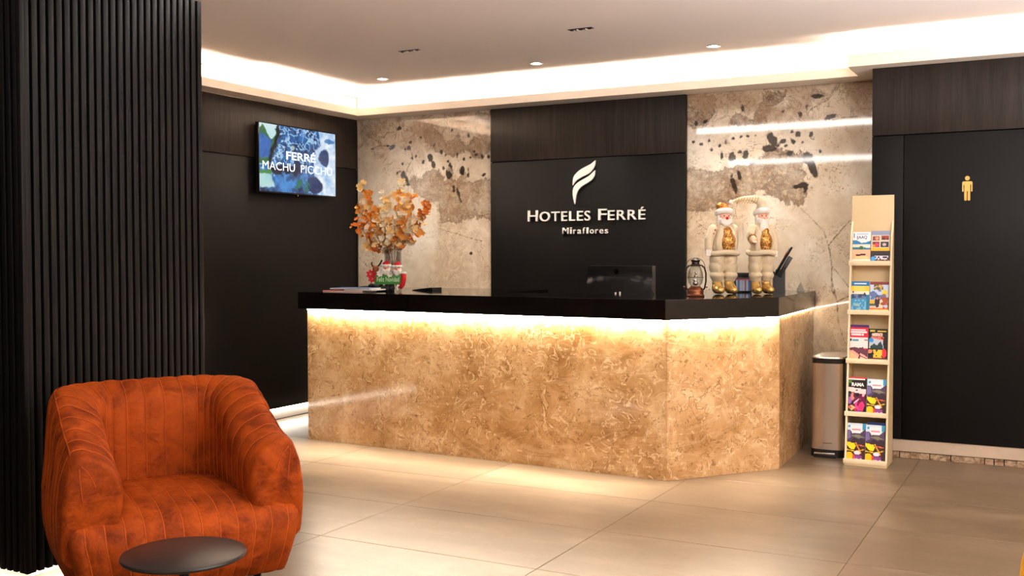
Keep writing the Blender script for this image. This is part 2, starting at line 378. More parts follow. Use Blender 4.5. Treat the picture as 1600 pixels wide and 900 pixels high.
def text_mesh(body, extrude=0.0, spacing=1.0, offset=0.0):
    c = bpy.data.curves.new('txt', 'FONT'); c.body = body; c.size = 1; c.extrude = extrude; c.space_character = spacing; c.offset = offset
    c.resolution_u = 4
    o = bpy.data.objects.new('txt', c); COL.objects.link(o)
    me = bpy.data.meshes.new_from_object(o.evaluated_get(bpy.context.evaluated_depsgraph_get()))
    bpy.data.objects.remove(o); bpy.data.curves.remove(c); return me
CAPH = None
def fit_text(name, body, x0, x1, z0, z1, y, thick, mat, parent, offset=0.0, spacing=1.0, fitcap=True, xf=None):
    """letters standing in the xz plane facing -y; x0..x1, baseline z0, capital height z1"""
    global CAPH
    if CAPH is None:
        h = text_mesh('H'); CAPH = max(v.co.y for v in h.vertices)
    me = text_mesh(body, .5, spacing, offset)
    xs = [v.co.x for v in me.vertices]; a, b = min(xs), max(xs)
    sz = (z1-z0)/(CAPH+offset)
    for v in me.vertices:
        x, yy, zz = v.co
        p = Vector((x0+(x-a)/(b-a)*(x1-x0), y-zz*thick, z0+yy*sz))
        v.co = xf @ p if xf is not None else p
    me.name = name
    return link_mesh(name, me, mat, parent)
def copy_tree(o, parent=None):
    c = o.copy(); COL.objects.link(c)
    if parent is not None: c.parent = parent
    for ch in o.children: copy_tree(ch, c)
    return c
def vnoise(x, y, seed=0):
    """smooth value noise on arrays"""
    xi = np.floor(x).astype(int); yi = np.floor(y).astype(int); fx = x-xi; fy = y-yi
    fx = fx*fx*(3-2*fx); fy = fy*fy*(3-2*fy)
    def h(a, b):
        n = (a*374761393+b*668265263+seed*1442695041) & 0x7fffffff
        n = (n ^ (n >> 13))*1274126177 & 0x7fffffff
        return ((n ^ (n >> 16)) & 0xffff)/65535.0
    return (h(xi, yi)*(1-fx)+h(xi+1, yi)*fx)*(1-fy)+(h(xi, yi+1)*(1-fx)+h(xi+1, yi+1)*fx)*fy
def fbm(x, y, seed=0, o=4):
    s = 0; a = .5
    for k in range(o): s = s+a*vnoise(x*2**k, y*2**k, seed+k); a *= .5
    return s
def led(name, pts_box, mat, parent):
    o = box(name, *pts_box, mat, parent); return o
# ------------------------------------------------------------------ the setting
HW, GV, HC = 2.64, 2.181, 2.85
# floor: grout bed with separate tiles
fl = box('floor', 0, 8.6, -11, .0, -.06, -.004, M['grout'], kind='structure')
TX, TY, X0, Y0 = 1.19, .715, 3.81, -3.16
tile_me = None
for i in range(-4, 5):
    for j in range(-11, 5):
        xa, ya = X0+i*TX, Y0+j*TY
        xb, yb = xa+TX, ya+TY
        cx0, cx1, cy0, cy1 = max(xa, 0), min(xb, 8.6), max(ya, -11), min(yb, 0)
        if cx1-cx0 < .02 or cy1-cy0 < .02: continue
        full = abs(cx1-cx0-TX) < 1e-4 and abs(cy1-cy0-TY) < 1e-4
        if full and tile_me is not None:
            o = bpy.data.objects.new('tile', tile_me); COL.objects.link(o); o.parent = fl; o.location = (xa, ya, 0)
        else:
            bm = bmesh.new(); bm_box(bm, .0013, cx1-cx0-.0013, .0013, cy1-cy0-.0013, -.012, 0)
            bmesh.ops.bevel(bm, geom=[e for e in bm.edges if all(v.co.z > -.001 for v in e.verts)], offset=.0012, segments=1, affect='EDGES')
            o = from_bm('tile', bm, M['tile'], fl); o.location = (cx0, cy0, 0)
            if full: tile_me = o.data
# ceiling
ce = box('ceiling', 0, 8.6, -11, 0.0, HC, HC+.08, M['ceil'], kind='structure')
box('ceiling_panel', .2, 8.6, -11, -1.87, HC-.012, HC-.0002, M['ceil'], ce)

def strip_wall(): pass
# back wall : slab carrying the marble sheets and the dark panelling
wb = box('wall_back', 0, 8.6, .012, .10, 0, HC, M['cove'], kind='structure')
GREY=[
[(3.173, 2.028), (3.257, 2.059), (3.33, 2.048), (3.402, 2.005), (3.463, 2.01), (3.544, 2.063), (3.625, 2.059), (3.705, 2.07), (3.783, 2.131), (3.842, 2.167), (3.91, 2.173), (3.997, 2.155), (4.073, 2.155), (4.107, 2.106), (4.092, 2.049), (4.111, 2.01), (4.131, 1.971), (4.104, 1.924), (4.131, 1.866), (4.131, 1.809), (4.113, 1.752), (4.075, 1.743), (4.018, 1.773), (3.94, 1.806), (3.843, 1.836), (3.784, 1.857), (3.757, 1.868), (3.741, 1.82), (3.646, 1.803), (3.444, 1.768), (3.299, 1.732), (3.174, 1.734)] ,
[(3.801, 2.616), (3.975, 2.603), (3.956, 2.546), (3.879, 2.513), (3.841, 2.438), (3.782, 2.374), (3.723, 2.378), (3.762, 2.482)] ,
[(3.533, 2.429), (3.593, 2.458), (3.663, 2.43), (3.713, 2.388), (3.664, 2.371), (3.543, 2.379)] ,
[(3.172, 2.643), (3.4, 2.626), (3.421, 2.505), (3.38, 2.389), (3.256, 2.376), (3.172, 2.381)] ,
[(0.581, 2.045), (0.63, 2.095), (0.704, 2.082), (0.765, 2.131), (0.825, 2.159), (0.885, 2.136), (0.921, 2.064), (0.968, 2.042), (1.004, 2.131), (1.039, 2.1), (1.063, 2.059), (1.11, 2.047), (1.133, 2.146), (1.157, 2.125), (1.168, 2.045), (1.249, 1.992), (1.341, 2.029), (1.454, 2.015), (1.453, 1.679), (1.34, 1.721), (1.155, 1.684), (0.99, 1.687), (0.919, 1.668), (0.884, 1.892), (0.836, 1.853), (0.703, 1.918), (0.605, 1.983)] ,
[(0.706, 2.532), (0.827, 2.545), (0.923, 2.438), (0.97, 2.375), (1.111, 2.428), (1.181, 2.344), (1.251, 2.42), (1.456, 2.409), (1.455, 2.291), (1.342, 2.237), (1.25, 2.241), (1.157, 2.295), (1.04, 2.251), (0.946, 2.306), (0.85, 2.31), (0.754, 2.427)] ,
[(1.274, 2.617), (1.456, 2.625), (1.456, 2.428), (1.342, 2.474)]
]
WARM=[
[(0.9, 1.79), (1.454, 1.758), (1.451, 1.026), (0.867, 1.016), (0.832, 1.159), (0.858, 1.425), (0.882, 1.608)] ,
[(3.173, 1.836), (3.725, 1.8), (3.607, 1.488), (3.404, 1.369), (3.174, 1.37)] ,
[(4.135, 1.176), (4.505, 1.086), (4.509, 0.521), (4.138, 0.502)] ]
BLOB=[
(4.172, 2.027, 0.0266, 0.0798, 22),(4.139, 2.104, 0.0342, 0.0418, 0),(4.089, 1.896, 0.0608, 0.0171, 10),(4.122, 1.866, 0.0152, 0.0285, 0),(4.212, 2.554, 0.0342, 0.0152, -5),(4.305, 2.395, 0.0456, 0.0152, 12),(3.575, 1.927, 0.0171, 0.0608, -15),(3.621, 1.987, 0.0133, 0.0342, -12),(3.954, 2.234, 0.0228, 0.0171, 0),(4.065, 2.282, 0.0209, 0.0171, 40),(4.021, 2.304, 0.0095, 0.0095, 0),(3.669, 2.146, 0.0228, 0.0304, 0),(3.625, 2.167, 0.0152, 0.0114, 0),(3.871, 2.252, 0.0304, 0.0532, -25),(3.852, 2.186, 0.0475, 0.0266, 0),(3.564, 2.137, 0.0266, 0.0304, 0),(4.029, 2.231, 0.0133, 0.0209, -30),(4.163, 2.275, 0.0114, 0.0228, 0),(4.229, 2.148, 0.0095, 0.0114, 0),(4.081, 2.423, 0.0095, 0.0209, 0),(4.128, 2.477, 0.0076, 0.0152, 0),(3.643, 2.51, 0.0114, 0.0304, -20),(3.953, 2.456, 0.0152, 0.0076, 0),(4.18, 2.559, 0.0152, 0.0114, 0),(3.483, 2.148, 0.0095, 0.0228, 0),(3.714, 2.085, 0.0266, 0.0114, 0),(4.006, 2.139, 0.0228, 0.0152, 0),(3.256, 2.266, 0.0095, 0.0095, 0),(3.319, 2.248, 0.0114, 0.0076, 0),(3.381, 2.269, 0.0076, 0.0095, 0),(3.463, 2.225, 0.0095, 0.0076, 0),(3.513, 2.252, 0.0076, 0.0114, 0),(3.574, 2.278, 0.0095, 0.0076, 0),(3.634, 2.285, 0.0133, 0.0076, 0),(3.684, 2.288, 0.0095, 0.0076, 0),(3.743, 2.289, 0.0076, 0.0076, 0),(3.401, 2.198, 0.0095, 0.0095, 0),(3.919, 2.205, 0.0095, 0.0114, 0),(3.977, 2.199, 0.0114, 0.0095, 0),(4.101, 2.221, 0.0076, 0.0076, 0),(4.185, 2.245, 0.0076, 0.0095, 0),(3.9, 2.261, 0.0095, 0.0095, 0),(3.277, 2.405, 0.0114, 0.0171, 20),(3.349, 2.42, 0.019, 0.0114, 0),(0.514, 2.114, 0.0219, 0.0338, 0),(0.551, 2.057, 0.0199, 0.0498, 20),(0.396, 2.368, 0.0319, 0.0159, 15),(0.346, 2.387, 0.0159, 0.01, 0),(1.053, 1.972, 0.0119, 0.0319, 0),(1.102, 1.917, 0.0119, 0.0597, -18),(0.806, 2.251, 0.0259, 0.0358, -15),(0.837, 2.189, 0.0199, 0.0319, -20),(0.729, 2.22, 0.0159, 0.0179, 0),(0.612, 2.264, 0.0139, 0.0179, 0),(0.656, 2.275, 0.01, 0.01, 0),(0.538, 2.346, 0.01, 0.0119, 0),(0.595, 2.405, 0.0119, 0.0119, 0),(0.578, 2.354, 0.0199, 0.0199, 0),(0.472, 2.535, 0.0279, 0.0139, -20),(1.021, 2.161, 0.0159, 0.0438, 15),(1.004, 2.091, 0.0279, 0.0319, 0),(0.98, 2.112, 0.01, 0.0239, 0),(1.138, 2.126, 0.0239, 0.0358, 0),(1.198, 2.08, 0.0119, 0.0179, 0),(1.198, 2.132, 0.008, 0.0159, 0),(1.357, 2.082, 0.0199, 0.0139, 30),(1.228, 1.399, 0.0119, 0.0119, 0),(0.922, 2.301, 0.0159, 0.0159, 0),(1.032, 2.488, 0.01, 0.0159, 0),(1.204, 2.432, 0.01, 0.0179, 0),(1.087, 2.265, 0.01, 0.0159, 10),(1.157, 2.225, 0.0119, 0.01, 0),(1.227, 2.242, 0.01, 0.0119, 0),(1.284, 2.259, 0.0119, 0.008, 0),(1.342, 2.241, 0.0139, 0.0179, 20),(1.405, 2.234, 0.0119, 0.0199, 0),(0.993, 2.212, 0.0119, 0.008, 0),(0.945, 2.154, 0.01, 0.0139, 0),(0.508, 2.213, 0.01, 0.0139, 0),(0.452, 2.133, 0.008, 0.0119, 0),(0.18, 2.364, 0.0199, 0.008, 0),(0.482, 2.142, 0.0119, 0.01, 0),(0.969, 2.274, 0.008, 0.0119, 0),(1.157, 2.295, 0.008, 0.0119, 0),(1.262, 2.29, 0.0119, 0.0119, 0),(0.706, 2.44, 0.008, 0.0119, 0),(0.85, 2.361, 0.0159, 0.008, 30),]
VEIN=[
[(4.128, 2.42), (4.166, 2.465), (4.212, 2.486), (4.277, 2.523), (4.323, 2.561)] ,
[(4.084, 1.733), (4.151, 1.665), (4.217, 1.597), (4.26, 1.554), (4.283, 1.482), (4.302, 1.406), (4.321, 1.292), (4.322, 1.178), (4.359, 1.027), (4.369, 0.875), (4.416, 0.725)] ,
[(4.292, 1.444), (4.338, 1.5), (4.393, 1.566), (4.451, 1.631)] ,
[(4.302, 1.425), (4.321, 1.254), (4.313, 1.121), (4.35, 1.064)] ,
[(4.315, 2.37), (4.388, 2.384), (4.497, 2.386)] ,
[(3.209, 1.774), (3.278, 1.752), (3.362, 1.726)] ,
[(4.321, 1.292), (4.413, 1.179), (4.454, 1.123)] ,
[(4.35, 1.026), (4.432, 1.066), (4.487, 1.085)] ,
[(0.465, 2.618), (0.485, 2.545), (0.509, 2.461), (0.558, 2.376), (0.607, 2.322), (0.619, 2.25), (0.557, 2.17), (0.537, 2.088)] ,
[(0.182, 2.542), (0.232, 2.476), (0.308, 2.462), (0.334, 2.502), (0.422, 2.507)] ,
[(0.155, 2.365), (0.257, 2.391), (0.358, 2.382), (0.421, 2.362)] ,
[(0.13, 2.482), (0.207, 2.446), (0.283, 2.411)] ,
[(0.899, 1.618), (1.061, 1.575), (1.247, 1.523), (1.339, 1.502)] ,
[(1.294, 1.722), (1.34, 1.725), (1.431, 1.743)] ,
]

def sdf_poly(PX, PZ, poly):
    d = np.full(PX.shape, 1e9); inside = np.zeros(PX.shape, bool); n = len(poly)
    for i in range(n):
        (x1, y1), (x2, y2) = poly[i], poly[(i+1) % n]
        ex, ey = x2-x1, y2-y1; wx, wy = PX-x1, PZ-y1
        t = np.clip((wx*ex+wy*ey)/(ex*ex+ey*ey+1e-12), 0, 1)
        d = np.minimum(d, np.hypot(wx-ex*t, wy-ey*t))
        c = ((y1 <= PZ) & (y2 > PZ)) | ((y2 <= PZ) & (y1 > PZ))
        xi = x1+(PZ-y1)/(y2-y1+1e-12)*ex
        inside ^= c & (PX < xi)
    return np.where(inside, -d, d)
def sdf_line(PX, PZ, ln):
    d = np.full(PX.shape, 1e9)
    for (x1, y1), (x2, y2) in zip(ln, ln[1:]):
        ex, ey = x2-x1, y2-y1; wx, wy = PX-x1, PZ-y1
        t = np.clip((wx*ex+wy*ey)/(ex*ex+ey*ey+1e-12), 0, 1)
        d = np.minimum(d, np.hypot(wx-ex*t, wy-ey*t))
    return d
def marble_sheet(name, xa, xb, zb0, zt, parent):
    st = .011; nx = int((xb-xa)/st)+1; nz = int((zt-zb0)/st)+1
    X, Z = np.meshgrid(np.linspace(xa, xb, nx), np.linspace(zb0, zt, nz))
    g = np.full(X.shape, 9.); wv = g.copy(); bl = g.copy(); ve = g.copy()
    for p in GREY: g = np.minimum(g, sdf_poly(X, Z, p))
    for p in WARM: wv = np.minimum(wv, sdf_poly(X, Z, p))
    for (x, z, a, b, ang) in BLOB:
        r = math.radians(ang); dx, dz = X-x, Z-z; u = dx*math.cos(r)-dz*math.sin(r)*-1*-1; v = dx*math.sin(r)+dz*math.cos(r)
        u = dx*math.cos(r)-dz*math.sin(r) if ang < 0 else dx*math.cos(r)+dz*math.sin(r)
        v = dx*math.sin(r)+dz*math.cos(r) if ang < 0 else -dx*math.sin(r)+dz*math.cos(r)
        q = np.hypot(u/a, v/b); bl = np.minimum(bl, (q-1)*min(a, b))
    for p in VEIN: ve = np.minimum(ve, sdf_line(X, Z, p))
    enc = lambda d, k: np.clip(.5+d/k, 0, 1)
    f1 = np.stack([enc(g, .8), enc(bl, .5), enc(ve, .35), np.ones_like(X)], -1).reshape(-1, 4)
    f2 = np.stack([enc(wv, .8), X*0, X*0, np.ones_like(X)], -1).reshape(-1, 4)
    co = np.stack([X, np.zeros_like(X), Z], -1).reshape(-1, 3)
    idx = np.arange(nx*nz).reshape(nz, nx)
    q = np.stack([idx[:-1, :-1], idx[:-1, 1:], idx[1:, 1:], idx[1:, :-1]], -1).reshape(-1, 4)
    # rim vertices behind the sheet so it has thickness
    me = bpy.data.meshes.new(name)
    rim = np.concatenate([idx[0, :], idx[1:, -1], idx[-1, -2::-1], idx[-2:0:-1, 0]])
    base = len(co); back = co[rim].copy(); back[:, 1] = .012
    co2 = np.concatenate([co, back]); nr = len(rim); k = np.arange(nr); k2 = (k+1) % nr
    q2 = np.stack([rim[k2], rim[k], base+k, base+k2], -1)
    Q = np.concatenate([q, q2]); me.vertices.add(len(co2)); me.vertices.foreach_set('co', co2.ravel())
    me.loops.add(Q.size); me.loops.foreach_set('vertex_index', Q.ravel()); me.polygons.add(len(Q))
    me.polygons.foreach_set('loop_start', np.arange(len(Q))*4); me.update(calc_edges=True)
    for nm, f in (('f1', f1), ('f2', f2)):
        at = me.attributes.new(nm, 'FLOAT_COLOR', 'POINT'); ff = np.concatenate([f, f[rim]]); at.data.foreach_set('color', ff.ravel().astype(np.float32))
    return link_mesh(name, me, M['marble'], parent)
marble_sheet('marble_slab', .002, 1.441, .02, HW+.02, wb)
marble_sheet('marble_slab', 3.200, 4.75, .02, HW+.02, wb)
# dark panel with the sign
box('panel', 1.4427, 3.199, -.030, .011, GV+.004, HW+.02, M['panel'], wb, bev=.001)
box('panel', 1.4427, 3.199, -.030, .011, .02, GV-.004, M['door'], wb, bev=.001)
box('panel_groove', 1.45, 3.19, -.018, .011, GV-.004, GV+.004, M['void'], wb)
# left wall (television wall)
wl = box('wall_left', -.14, -.026, -11, .10, 0, HC, M['cove'], kind='structure')
for k in range(2):
    ya, yb = -2.5*(k+1), -2.5*k
    yb = min(yb, -.001); ya = max(ya, -5.0)
    box('panel', -.024, 0, ya+.0008, yb-.0008, GV+.004, HW, M['panel'], wl, bev=.0008)
    box('panel', -.024, 0, ya+.0008, yb-.0008, .094, GV-.004, M['door'], wl, bev=.0008)
box('panel_groove', -.025, -.014, -5, 0, GV-.004, GV+.004, M['void'], wl)
box('plinth', -.0255, -.02, -5.0, -.001, 0.001, .093, M['white'], wl)
box('led_strip', -.018, -.006, -4.9, -.1, .086, .0925, M['led_floor'], wl)
# cove beams round the raised ceiling
cb = box('trim_1', 0, 4.54, -.25, -.235, HW, 2.705, M['cove'], kind='structure')
box('soffit', 0, 4.62, -.2349, -.0005, HW, HW+.02, M['cove'], cb)
box('led_strip', .25, 4.5, -.205, -.18, HW+.035, HW+.043, M['led'], cb)
cl = box('trim_2', .185, .20, -4.3, -.2505, HW, 2.705, M['cove'], kind='structure')
box('soffit', .0005, .1849, -4.3, -.2505, HW, HW+.02, M['cove'], cl)
box('led_strip', .13, .155, -4.2, -.25, HW+.035, HW+.043, M['led'], cl)
cr = box('trim_3', 4.54, 8.59, -.65, -.635, HW, 2.722, M['cove'], kind='structure')
box('soffit', 4.54, 8.59, -.6349, -.0005, HW+.0005, HW+.02, M['cove'], cr)
box('cove_end', 4.54, 4.555, -.6349, -.2505, HW+.0205, 2.722, M['cove'], cr)
box('led_strip', 4.62, 8.4, -.60, -.575, HW+.035, HW+.043, M['led'], cr)
# right hand dark block with the washroom door
wr = box('wall_right', 4.682, 8.59, -.475, .0, .0, HW-.0005, M['void'], kind='structure')
box('side_panel', 4.678, 4.6819, -.475, -.0005, .0, HW-.001, M['panel'], wr)
box('panel', 4.678, 6.60, -.500, -.4755, GV+.004, HW-.001, M['panel'], wr, bev=.001)
box('panel', 6.604, 8.59, -.500, -.4755, GV+.004, HW-.001, M['panel'], wr, bev=.001)
box('panel', 4.678, 4.880, -.500, -.4755, .128, GV-.004, M['door'], wr, bev=.001)
box('panel', 5.905, 8.59, -.500, -.4755, .128, GV-.004, M['door'], wr, bev=.001)
d1 = box('door_1', 4.885, 5.90, -.499, -.4755, .128, GV-.005, M['door'], bev=.001, kind='structure')
bb = box('baseboard_right', 4.70, 8.59, -.493, -.4752, .046, .126, M['plinth'], kind='structure')
bx = [4.70, 4.868, 5.06, 5.19, 5.395, 5.452, 5.512, 5.66, 5.80, 5.97, 6.12, 6.3, 6.45, 6.62]
for a, b in zip(bx, bx[1:]):
    bm = bmesh.new(); bm_box(bm, a+.003, b-.003, -.492-random.uniform(0, .004), -.4752, .001, .043-random.uniform(0, .004), .0015, 1)
    for v in bm.verts: v.co += Vector((0, random.uniform(-.001, .001), random.uniform(-.002, .0005) if v.co.z > .02 else 0))
    from_bm('stone', bm, M['rough_stone'], bb)
# far sides of the room, out of the frame
box('wall_front', 0, 8.6, -11.1, -11, 0, HC, M['wallcream'], kind='structure')
box('wall_east', 8.6, 8.7, -11.1, .1, 0, HC, M['wallcream'], kind='structure')
# slatted pillar
pl = box('wall_pillar', 0, 2.030, -5.065, -4.06, .055, HW, M['void'], kind='structure')
SP = 1.02/25
bm = bmesh.new(); bm_box(bm, 0, .020, -.0135, .0135, .055, HW, .0025, 2); sl = from_bm('slat', bm, M['slat'], pl, angle=40)
for k in range(25):
    o = sl if k == 0 else sl.copy()
    if k: COL.objects.link(o); o.parent = pl
    o.location = (2.0305, -4.06-SP*(k+.5)+.004, 0)
for k in range(16):
    o = sl.copy(); COL.objects.link(o); o.parent = pl
    o.rotation_euler = (0, 0, -PI/2); o.location = (2.012-SP*k, -5.0655, 0)
box('corner_bead', 2.0305, 2.052, -5.087, -5.0655, .055, HW, M['slat'], pl, bev=.002)
box('plinth_core', 0, 1.93, -4.97, -4.12, 0.001, .0545, M['white'], pl)
box('led_strip', 1.96, 1.972, -5.0, -4.1, .046, .0535, M['led_floor'], pl)
box('led_strip', .1, 1.95, -5.02, -5.008, .046, .0535, M['led_floor'], pl)
box('bulkhead', 0, 1.95, -5.0, -4.2, HW+.0005, HC-.0065, M['ceil'], pl)
box('wall_left_return', 0, .03, -11, -5.09, 0, HC-.007, M['panel'], kind='structure')

# ------------------------------------------------------------------ reception counter
A, B, C_, D_ = (.833, -1.765), (3.715, -1.915), (4.236, -1.243), (4.19, -.002)
ZT, ZB = 1.108, .984
cn = root('reception_counter', (2.4, -1.6, 0), 0, 'long reception counter of swirling tan marble with a cut corner and a thick black top', 'counter')
def wbox(*a, **k):
    o = box(*a, **k); return o
def cpanel(name, p, q, z0, z1, th, mat, par, off):
    p, q = Vector(p), Vector(q); d = (q-p).normalized(); n = Vector((-d.y, d.x))
    pts = [p, q, q+n*th, p+n*th]
    o = prism(name, [(v.x-off[0], v.y-off[1]) for v in pts], z0, z1, mat, par, bev=.0015); return o
OFF = (2.4, -1.6)
def shr(p, q, a, b):
    p, q = Vector(p), Vector(q); d = (q-p).normalized(); return p+d*a, q-d*b
for p, q, a, b in ((A, B, 0, .0012), (B, C_, .0012, .001), (C_, D_, .001, 0)):
    pp, qq = shr(p, q, a, b); cpanel('stone_panel', pp, qq, .0, ZB+.0, .03, M['counter'], cn, OFF)
prism('stone_panel', [(.833-2.4, -1.762+1.6), (.863-2.4, -1.73+1.6), (.863-2.4, -.65+1.6), (.833-2.4, -.65+1.6)], 0, ZB, M['counter'], cn)
A2, B2, C2, D2 = (.79, -1.822), (3.727, -1.972), (4.243, -1.298), (4.203, -.002)
top = [A2, B2, C2, D2, (3.40, -.002), (3.40, -1.28), (2.25, -1.28), (2.25, -.55), (.79, -.55)]
prism('countertop', [(x-2.4, y+1.6) for x, y in top], ZB, ZT, M['black_gloss'], cn, bev=.002)
# LED tape under the overhang
def led_line(p, q, off, mt='led_counter'):
    p, q = Vector(p), Vector(q); d = (q-p).normalized(); n = Vector((d.y, -d.x))
    pp, qq = p+d*.02+n*off[0], q-d*.02+n*off[0]; pts = [pp, qq, qq+n*off[1], pp+n*off[1]]
    prism('led_strip', [(v.x-2.4, v.y+1.6) for v in pts], ZB-.007, ZB-.0005, M[mt], cn)
M['led_counter'] = emis('led_tape_counter', (1, .89, .72), 140)
M['led_side'] = emis('led_tape_side', (1, .89, .72), 22)
led_line(A, B, (.012, .012)); led_line(B, C_, (.012, .012)); led_line(C_, D_, (.004, .006), 'led_side')
# inner work desk (carries the monitor)
box('work_desk', .87-2.4, 3.38-2.4, -1.72+1.6, -1.0+1.6, .72, .75, M['door'], cn)
box('work_desk_leg', .9-2.4, .93-2.4, -1.7+1.6, -1.02+1.6, 0.001, .72, M['door'], cn)
box('work_desk_leg', 3.3-2.4, 3.33-2.4, -1.7+1.6, -1.02+1.6, 0.001, .72, M['door'], cn)

# ------------------------------------------------------------------ ceiling fittings
for k, (x, y, z) in enumerate(DOWN):
    lab = ['leftmost of the three small round recessed ceiling downlights', 'middle one of the three small round recessed ceiling downlights', 'right hand one of the three small round recessed ceiling downlights'][k]
    r_ = root('downlight', (x, y, HC), 0, lab, 'downlight', 'recessed round downlights')
    lathe('rim', [(.036, -.001), (.048, -.001), (.050, -.004), (.044, -.007), (.036, -.006), (.036, -.001)], M['chrome'], r_, 28)
    lathe('lens', [(0, -.0015), (.036, -.0015), (.036, -.004), (0, -.004)], M['lamp_white'], r_, 24)
for k, (xa, ya, lab) in enumerate(((1.675, -1.634, 'left hand slim black slot spotlight recessed in the ceiling'), (3.05, -1.703, 'right hand slim black slot spotlight recessed in the ceiling, above the sign'))):
    r_ = root('slot_light', (xa, ya, HC), 0, lab, 'ceiling light', 'black slot spotlights')
    box('housing', -.085, .085, -.022, .022, -.004, -.0005, M['black_plastic'], r_, bev=.001)
    for j in range(5):
        lathe('lens', [(0, -.0085), (.0105, -.0085), (.013, -.0045), (.013, -.004), (0, -.004)], M['steel'] if j % 2 else M['bronze_dark'], r_, 12, loc=(-.062+.031*j, 0, 0))
for k, (xa, xb, y) in enumerate(LIN):
    r_ = root('linear_lamp', ((xa+xb)/2, y, HC), 0, ['long linear ceiling lamp over the lounge, out of frame, mirrored in the marble', 'long linear ceiling lamp behind the viewer, out of frame, mirrored in the marble'][k], 'ceiling light')
    h = (xb-xa)/2
    box('diffuser', -h, h, -.022, .022, -.068, -.006, M['lin_lamp'], r_)
    box('light_shield', -h-.01, h+.01, -.045, .045, -.078, -.0712, M['white'], r_); box('end_cap', -h-.01, -h, -.025, .025, -.071, -.0065, M['white'], r_); box('end_cap', h, h+.01, -.025, .025, -.071, -.0065, M['white'], r_)  # plate added under the diffuser to keep its light off the floor
for (x, y) in DOWN_FILL: pass

# ------------------------------------------------------------------ sign
sg = root('hotel_sign', (2.34, -.03, 1.75), 0, 'white raised lettering and feather emblem on the dark panel behind the desk', 'sign')
def at(o, loc): o.location = tuple(-x for x in loc); return o
S0 = (2.34, -.03, 1.75)
for b, a, c, z1, z0 in (('H', 1.816, 1.907, 1.757, 1.665), ('OTELES', 1.927, 2.391, 1.743, 1.664), ('F', 2.464, 2.538, 1.756, 1.664), ('ERRÉ', 2.549, 2.872, 1.743, 1.664)):
    at(fit_text('letters', b, a, c, z0, z1, -.048, .018, M['white_letter'], sg, offset=.004, spacing=1.12), S0)
_mw = {'M': 1.3, 'i': .38, 'r': .55, 'a': .80, 'f': .50, 'l': .38, 'o': .82, 'e': .80, 's': .66}
_tot = sum(_mw[c] for c in 'Miraflores')+.34*9; _x = 2.139; _k = .409/_tot
for c in 'Miraflores':      # one object per letter, cap height fitted to the M
    if c != 'i': at(fit_text('letter', c, _x, _x+_mw[c]*_k, 1.556, 1.607, -.046, .014, M['white_letter'], sg, offset=.004), S0)
    else:
        xm = _x+_mw[c]*_k/2
        for z0_, z1_ in ((1.556, 1.594), (1.600, 1.609)):
            box('letter', xm-.0062-S0[0], xm+.0062-S0[0], -.053-S0[1], -.039-S0[1], z0_-S0[2], z1_-S0[2], M['white_letter'], sg)
    _x += (_mw[c]+.34)*_k
def zp(u, v): px, py = 780+u/3.6, 230+v/3.6; return (2.229+(px-895)*.00578-2.34, 2.157-(py-252)*.00531-1.75)
fe1 = [(543, 80), (541, 105), (528, 130), (505, 152), (470, 168), (440, 185), (426, 199), (416, 214), (416, 195), (420, 170), (433, 150), (460, 128), (495, 110), (520, 98)]
fe2 = [(541, 135), (539, 160), (525, 185), (500, 203), (470, 220), (448, 240), (438, 264), (432, 292), (427, 320), (420, 295), (416, 262), (418, 235), (430, 213), (450, 196), (480, 180), (510, 163)]
for fe in (fe1, fe2):
    n = len(fe); sm = []
    for i in range(n):      # closed Catmull-Rom, keeping the tips sharp
        p0, p1, p2, p3 = [Vector(fe[(i+k) % n]) for k in (-1, 0, 1, 2)]
        for s in (0, .33, .66):
            q = .5*((2*p1)+(-p0+p2)*s+(2*p0-5*p1+4*p2-p3)*s*s+(-p0+3*p1-3*p2+p3)*s**3)
            if i in (0, n-1) : q = p1.lerp(p2, s)
            sm.append(zp(q.x, q.y))
    prism('feather', sm, -.020, -.004, M['white_letter'], sg, axis='y')
ms = root('washroom_sign', (5.277, -.499, 1.73), 0, 'small gold standing figure pictogram on the dark door', 'sign')
lathe('head', [(0, 0), (.0145, 0), (.0145, .005), (0, .005)], M['gold_sign'], ms, 20, rot=Matrix.Rotation(PI/2, 4, 'X'), loc=(0, 0, .146))
body = [(-.025, .125), (.025, .125), (.031, .119), (.031, .062), (.0285, .058), (.0245, .058), (.0225, .062), (.0225, .104), (.018, .104), (.018, .003), (.014, 0), (.006, 0), (.0025, .004), (.0025, .062),
        (-.0025, .062), (-.0025, .004), (-.006, 0), (-.014, 0), (-.018, .003), (-.018, .104), (-.0225, .104), (-.0225, .062), (-.0245, .058), (-.0285, .058), (-.031, .062), (-.031, .119)]
prism('body', body, -.005, 0, M['gold_sign'], ms, axis='y')

